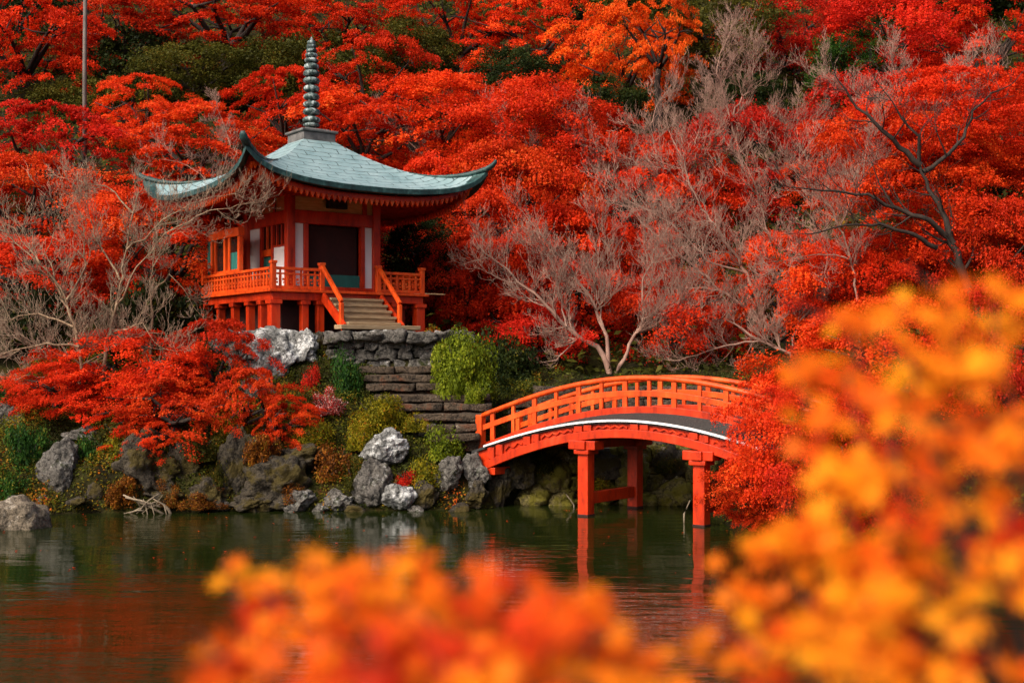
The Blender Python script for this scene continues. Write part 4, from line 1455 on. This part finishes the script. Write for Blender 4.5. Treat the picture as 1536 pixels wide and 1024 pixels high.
# ================================================================== shrubs of the bank
shrub(692, 543, 41.0, 116, 104, 'L', 'large rounded clipped green bush right of the retaining wall', 0, fine=True)
shrub(712, 588, 40.3, 46, 30, 'L', 'small green bush under the large clipped bush', 1)
shrub(572, 617, 39.7, 116, 58, 'Y', 'yellow green mounded bush in front of the stone steps', 1, fine=True)
shrub(668, 660, 38.8, 76, 52, 'L', 'bright green bush left of the bridge end', 2)
shrub(625, 632, 39.4, 56, 26, 'Y', 'small yellow bush at the foot of the steps', 0)
shrub(520, 560, 41.2, 60, 76, 'F', 'dark green bush left of the retaining wall', 2)
shrub(466, 568, 41.2, 36, 44, 'C', 'small crimson azalea beside the white rocks', 0)
shrub(490, 604, 40.2, 64, 30, 'P', 'pink and white leaved shrub above the yellow bush', 1)
shrub(500, 690, 38.1, 84, 56, 'R', 'orange leaved shrub above the waterline rocks', 2)
shrub(470, 650, 38.8, 80, 40, 'Y', 'yellow green shrub left of the mounded bush', 0)
shrub(540, 655, 38.9, 60, 34, 'Y', 'yellow shrub behind the rounded pale rock', 1)
shrub(610, 715, 37.9, 46, 24, 'C', 'tiny reddish shrub under the rounded pale rock', 0)
shrub(640, 705, 38.0, 66, 44, 'Y', 'yellow green shrub between the pale rock and the bridge rocks', 2)
shrub(40, 680, 37.6, 90, 80, 'F', 'large fern green shrub at the left edge', 0)
shrub(20, 725, 37.0, 80, 50, 'F', 'low fern green shrub above the tan boulder', 1)
shrub(140, 690, 37.9, 70, 80, 'F', 'fern green shrub right of the upright grey rock', 2)
shrub(185, 650, 38.7, 120, 50, 'G', 'olive shrub below the pale tan trunks', 0)
shrub(260, 680, 38.2, 100, 50, 'G', 'olive shrub under the leaning orange maple', 1)
shrub(20, 588, 40.5, 80, 40, 'F', 'green shrub below the left bare twigs', 2)
shrub(350, 650, 38.7, 90, 60, 'Y', 'mixed yellow shrub below the small orange maple', 1)
shrub(195, 735, 37.2, 80, 44, 'R', 'rusty orange fern behind the driftwood', 1)
shrub(305, 748, 37.1, 70, 24, 'R', 'rusty fern at the waterline below the rock faces', 2)
shrub(455, 600, 40.4, 60, 40, 'G', 'olive shrub under the crimson azalea', 2)
shrub(895, 715, 39.2, 60, 30, 'Y', 'yellow moss shrub between the bridge posts', 0)
shrub(1000, 690, 39.3, 60, 30, 'G', 'olive moss shrub right of the far bridge post', 1)
shrub(820, 690, 39.4, 70, 36, 'G', 'olive shrub in the shade under the bridge', 2)
shrub(775, 590, 43.5, 100, 60, 'D', 'dark evergreen bush behind the left end of the bridge', 0)
shrub(760, 535, 45.5, 130, 80, 'D', 'dark evergreen bush behind the clipped bush', 1)

shrub(300, 668, 37.9, 110, 40, 'G', 'olive shrub hanging over the middle of the dark rock faces', 0)
shrub(395, 672, 37.8, 70, 44, 'R', 'rusty shrub on top of the widest dark rock', 1)
shrub(180, 672, 37.9, 60, 46, 'Y', 'yellow green tuft on top of the broad mossy rock', 2)
shrub(330, 705, 37.5, 40, 40, 'G', 'small olive tuft in the cleft of the dark rock faces', 3)
shrub(255, 742, 37.1, 46, 30, 'R', 'small rusty tuft right of the driftwood', 0)
shrub(440, 735, 37.4, 50, 34, 'R', 'rusty tuft between the widest dark rock and the flat grey rock', 2)
shrub(530, 712, 37.8, 50, 36, 'G', 'olive tuft left of the tall grey rock', 1)
shrub(30, 470, 44.5, 170, 110, 'D', 'dark bush added as shade in the gap behind the left bare twigs', 0)  # this bush and the next are added to darken the gaps behind the twigs
shrub(235, 480, 44.5, 190, 110, 'D', 'dark bush added as shade behind the trunks of the bare trees', 1)
# pale sticks standing in the water by the bridge posts
for (q, w_, lab) in ((((849, 741), (861, 757)), 38.2, 'short pale stick poking out of the water left of the near bridge post'), (((1026, 770), (1035, 750)), 34.6, 'short white stick leaning beside the right bridge post')):
    a, c = at(*q[0], w_), at(*q[1], w_)
    if a.z > c.z: a, c = c, a
    sk = MB()
    sk.tube([(0, 0, -a.z - .3), (0, 0, 0), (c - a) * .5 + Vector((.01, 0, 0)), c - a], [.025, .025, .022, .012], 7)
    so3 = sk.build('stick', DRIFT, smooth=True)
    so3.location = a
    tag(so3, lab, 'stick')

# slanting dark trunk over the water
a = at(290, 762, 37.4)
sl = MB()
pts = [at(x, y, Y) - a for x, y, Y in ((292, 768, 37.4), (270, 733, 37.6), (262, 700, 37.7), (255, 665, 38.0), (262, 640, 38.3))]
sl.tube(pts, [.09, .075, .06, .05, .03], 8)
sl.tube([pts[2], at(240, 690, 37.6) - a, at(225, 655, 37.9) - a], [.04, .03, .012], 6)
so2 = sl.build('leaning_trunk', BARK, smooth=True)
so2.location = a
tag(so2, 'thin dark trunk slanting from the waterline under the orange maple', 'trunk')

# driftwood
a = at(222, 770, 36.6)
dw = MB()
rs = random.Random(5)
for (x0, y0, x1, y1, r) in ((185, 742, 262, 780, .06), (190, 772, 235, 752, .05), (240, 750, 262, 782, .07), (188, 746, 240, 760, .04), (238, 740, 205, 770, .035), (215, 748, 222, 774, .03), (230, 748, 250, 772, .04), (186, 770, 216, 766, .035), (200, 744, 228, 776, .03), (244, 742, 236, 772, .025), (210, 772, 240, 756, .03), (225, 752, 233, 778, .025)):
    p, q = at(x0, y0, 36.6 + rs.uniform(-.3, .3)) - a, at(x1, y1, 36.6 + rs.uniform(-.3, .3)) - a
    m = p.lerp(q, .5) + Vector((rs.gauss(0, .06), rs.gauss(0, .06), .06))
    dw.tube([p, m, q], [r * .4, r * .7, r * .5], 7)
d = dw.build('driftwood', DRIFT, smooth=True)
d.location = a
tag(d, 'tangle of bleached driftwood branches at the waterline', 'driftwood')

# ================================================================== ground cover
def cover(name, n, x0, x1, y0, y1, leaf, mat, hmax, seed, keep, tintf, tilt=.8):
    r = np.random.default_rng(seed)
    X = r.uniform(x0, x1, n)
    Y = r.uniform(y0, y1, n)
    k = keep(X, Y)
    X, Y = X[k], Y[k]
    m = len(X)
    nz = np.array([mnoise.noise((x * .9, y * .9, seed)) for x, y in zip(X, Y)])
    n2 = np.array([mnoise.noise((x * .35, y * .35, seed + 9)) for x, y in zip(X, Y)])
    Z = Hv(X, Y) + hmax * np.clip(.45 + nz, .03, 1) * r.uniform(0, 1, m)
    ok = Z > .05
    X, Y, Z, nz, n2 = X[ok], Y[ok], Z[ok], nz[ok], n2[ok]
    m = len(X)
    Nr = np.array([0, -.4, 1.0]) + r.normal(size=(m, 3)) * tilt
    V, Fc = leaf_quads(np.stack([X, Y, Z], 1), Nr, leaf * r.uniform(.6, 1.4, m), .5, seed)
    tint = np.clip(tintf(nz, n2) + r.normal(size=m) * .16, 0, 1)
    o = link(name, mesh_np(name, V, Fc, False, tint), mat)
    return tag(o, kind='stuff')


def not_built(X, Y):
    plat = (X > -12.2) & (X < -3.0) & (Y > 42.9) & (Y < 52)
    stp = (X > -5.2) & (X < -.9) & (Y > 38.6) & (Y < 43.2) & ((X + 5.0) * 1.05 > (42.6 - Y) * .75) & (X < -2.3 + (42.2 - Y) * .55)
    brg = (X > -3.0) & (X < 1.2) & (Y > 37.9) & (Y < 42) & (X * .788 - (Y - 38.5) * .616 > -1.7)
    return ~(plat | stp | brg)


cover('ground_cover', 130000, -17, 1, 36.2, 46, .085, L['M'], .55, 4, not_built, lambda a, c: .45 + a * .55 + c * .5)
cover('ground_cover', 26000, -1.2, 12, 27, 47, .11, L['M'], .22, 6, not_built, lambda a, c: .30 + a * .4)
cover('undergrowth', 90000, -42, 50, 46, 110, .34, L['G'], 1.6, 8, lambda X, Y: not_built(X, Y) & (np.abs(X) < Y * .48), lambda a, c: .42 + a * .4)

# fallen leaves floating on the pond and lying on the stone steps
r_ = np.random.default_rng(77)
n_ = 110
fx, fy = r_.uniform(-15, 7, n_), 37.6 - r_.uniform(0, 1, n_) ** 2.2 * 14
ok_ = Hv(fx, fy) < -.1
P_ = np.stack([fx[ok_], fy[ok_], np.full(ok_.sum(), .012)], 1)
V_, F_ = leaf_quads(P_, np.tile([0, 0, 1.0], (len(P_), 1)) + r_.normal(size=(len(P_), 3)) * .05, .075 * r_.uniform(.6, 1.3, len(P_)), .7, 5)
V_[:, 2] = np.maximum(V_[:, 2], .006)
tag(link('floating_leaves', mesh_np('floating leaves', V_, F_, False, r_.uniform(0, 1, len(P_))), L['O']), kind='stuff')

# ================================================================== blurred maple boughs beside the camera
def maple_leaf_shape():
    pts = []
    lob = [(-128, .55), (-82, .82), (-40, .96), (0, 1.0), (40, .96), (82, .82), (128, .55)]
    for i, (a, r_) in enumerate(lob):
        pts.append((math.sin(R(a - 9)) * r_ * .62, math.cos(R(a - 9)) * r_ * .62))
        pts.append((math.sin(R(a)) * r_, math.cos(R(a)) * r_))
        pts.append((math.sin(R(a + 9)) * r_ * .62, math.cos(R(a + 9)) * r_ * .62))
        if i < 6:
            am = (a + lob[i + 1][0]) / 2
            pts.append((math.sin(R(am)) * .26, math.cos(R(am)) * .26))
    pts.append((0, -.12))
    return pts


LS = maple_leaf_shape()


def near_maple(name, label, clumps, root, seed, dens=1.0, leaf=.031, gold=.08):
    r = np.random.default_rng(seed)
    rs = random.Random(seed)
    rt = Vector(root)
    t = thing(name, label, 'tree', root)
    k = len(LS)
    Vs, tints, nl = [], [], 0
    base = np.array([(x, y, -.18 * (x * x + y * y)) for x, y in LS])
    br = MB()
    for (px, py, Y, w, h, n, tn) in clumps:
        c = at(px, py, Y)
        subs = r.normal(size=(4, 3)) * .75
        subt = r.normal(size=4) * .26
        for q in range(int(n * dens)):
            kk = r.integers(0, 4)
            g = subs[kk] + r.normal(size=3) * .62
            p = np.array([c.x + g[0] * w / F * Y * .30, c.y + g[1] * .10, c.z + g[2] * h / F * Y * .30])
            nrm = Vector((r.normal() * .6, -.55 + r.normal() * .5, .8)).normalized()
            rot = nrm.to_track_quat('Z', 'Y').to_matrix() @ Matrix.Rotation(r.uniform(0, 6.28), 3, 'Z')
            s = leaf * r.uniform(.7, 1.25)
            Vs.append((base * s) @ np.array(rot).T + p - np.array(rt))
            tints.append(min(1, max(0, tn - .20 + gold + subt[kk] * .75 + r.normal() * .07)))
            nl += 1
        # spray twig running through the clump
        e = c - rt
        m = e * .55 + Vector((rs.gauss(0, .05), rs.gauss(0, .05), rs.uniform(-.1, .0)))
        br.tube([e * .12, m, e, e + Vector((rs.gauss(0, .06), .02, .05))], [.010, .006, .003, .001], 5)
    V = np.concatenate(Vs)
    Fc = np.arange(nl * k).reshape(nl, k)
    o = link('crown', mesh_np('near maple leaves', V, Fc, False, tints), L['B'], t)
    br.tube([(0, 0, -.9), (.02, .02, -.3), (0, 0, .25)], [.05, .04, .02], 8)
    br.build('trunk', BARK, t, smooth=True)
    return t


right_cl = [
    (1420, 440, 2.1, 120, 50, 26, .86), (1350, 470, 2.1, 120, 50, 26, .82), (1270, 490, 2.1, 120, 50, 20, .80), (1490, 490, 2.0, 120, 60, 30, .9),
    (1190, 550, 2.1, 100, 40, 20, .80), (1270, 560, 2.0, 140, 70, 34, .78), (1370, 540, 2.0, 160, 80, 44, .92), (1480, 560, 1.9, 160, 90, 46, .94),
    (1330, 620, 1.9, 170, 80, 44, .72), (1450, 640, 1.9, 180, 90, 50, .66), (1520, 680, 1.8, 120, 90, 34, .40), (1400, 680, 2.0, 160, 80, 36, .45),
    (1250, 700, 1.9, 120, 70, 34, .80), (1310, 720, 1.8, 150, 80, 40, .90), (1420, 740, 1.8, 180, 90, 44, .84), (1510, 770, 1.7, 140, 100, 36, .76),
    (1150, 820, 1.9, 110, 50, 24, .86), (1230, 800, 1.9, 150, 80, 40, .84), (1330, 810, 1.8, 160, 90, 44, .90), (1440, 830, 1.7, 180, 90, 44, .70),
    (1200, 890, 1.8, 150, 70, 38, .70), (1300, 900, 1.7, 170, 90, 44, .86), (1390, 900, 1.7, 130, 90, 34, .92), (1510, 870, 1.7, 80, 50, 16, .80),
    (1130, 915, 1.9, 90, 44, 16, .80), (1140, 985, 1.7, 130, 60, 34, .84), (1240, 980, 1.6, 160, 90, 42, .76), (1350, 980, 1.6, 130, 90, 36, .90), (1500, 1015, 1.6, 140, 40, 18, .55),
]
near_maple('maple_tree', 'out of focus orange yellow maple filling the right foreground', right_cl, (.95, 1.95, 3.35), 3, .78, .032, .06)
low_cl = [
    (400, 894, 1.9, 90, 60, 26, 0.6), (350, 879, 2.0, 40, 26, 6, 0.79), (470, 874, 1.8, 110, 70, 36, 0.8), (540, 864, 1.8, 90, 60, 26, 0.76), (590, 844, 1.9, 60, 40, 14, 0.79),
    (450, 934, 1.8, 130, 70, 36, 0.66), (540, 944, 1.7, 140, 80, 40, 0.56), (640, 884, 1.8, 100, 60, 28, 0.5), (620, 954, 1.7, 130, 80, 40, 0.42),
    (720, 894, 1.8, 110, 60, 30, 0.54), (800, 904, 1.8, 120, 60, 30, 0.56), (880, 914, 1.8, 100, 50, 28, 0.72), (700, 974, 1.6, 140, 80, 42, 0.36), (820, 974, 1.6, 150, 80, 42, 0.68),
    (400, 978, 1.7, 90, 50, 14, 0.72), (350, 1008, 1.6, 90, 50, 18, 0.56), (480, 1008, 1.6, 150, 60, 36, 0.64), (580, 1008, 1.5, 140, 60, 36, 0.49), (680, 1018, 1.5, 160, 60, 40, 0.74), (790, 1018, 1.5, 150, 60, 38, 0.44), (880, 998, 1.6, 140, 60, 34, 0.74), (975, 1023, 1.6, 110, 40, 22, 0.76), (300, 993, 1.7, 50, 30, 6, 0.54),
]
near_maple('maple_tree', 'out of focus orange and red maple spray along the bottom edge', low_cl, (-.05, 1.75, 3.3), 4, .86)
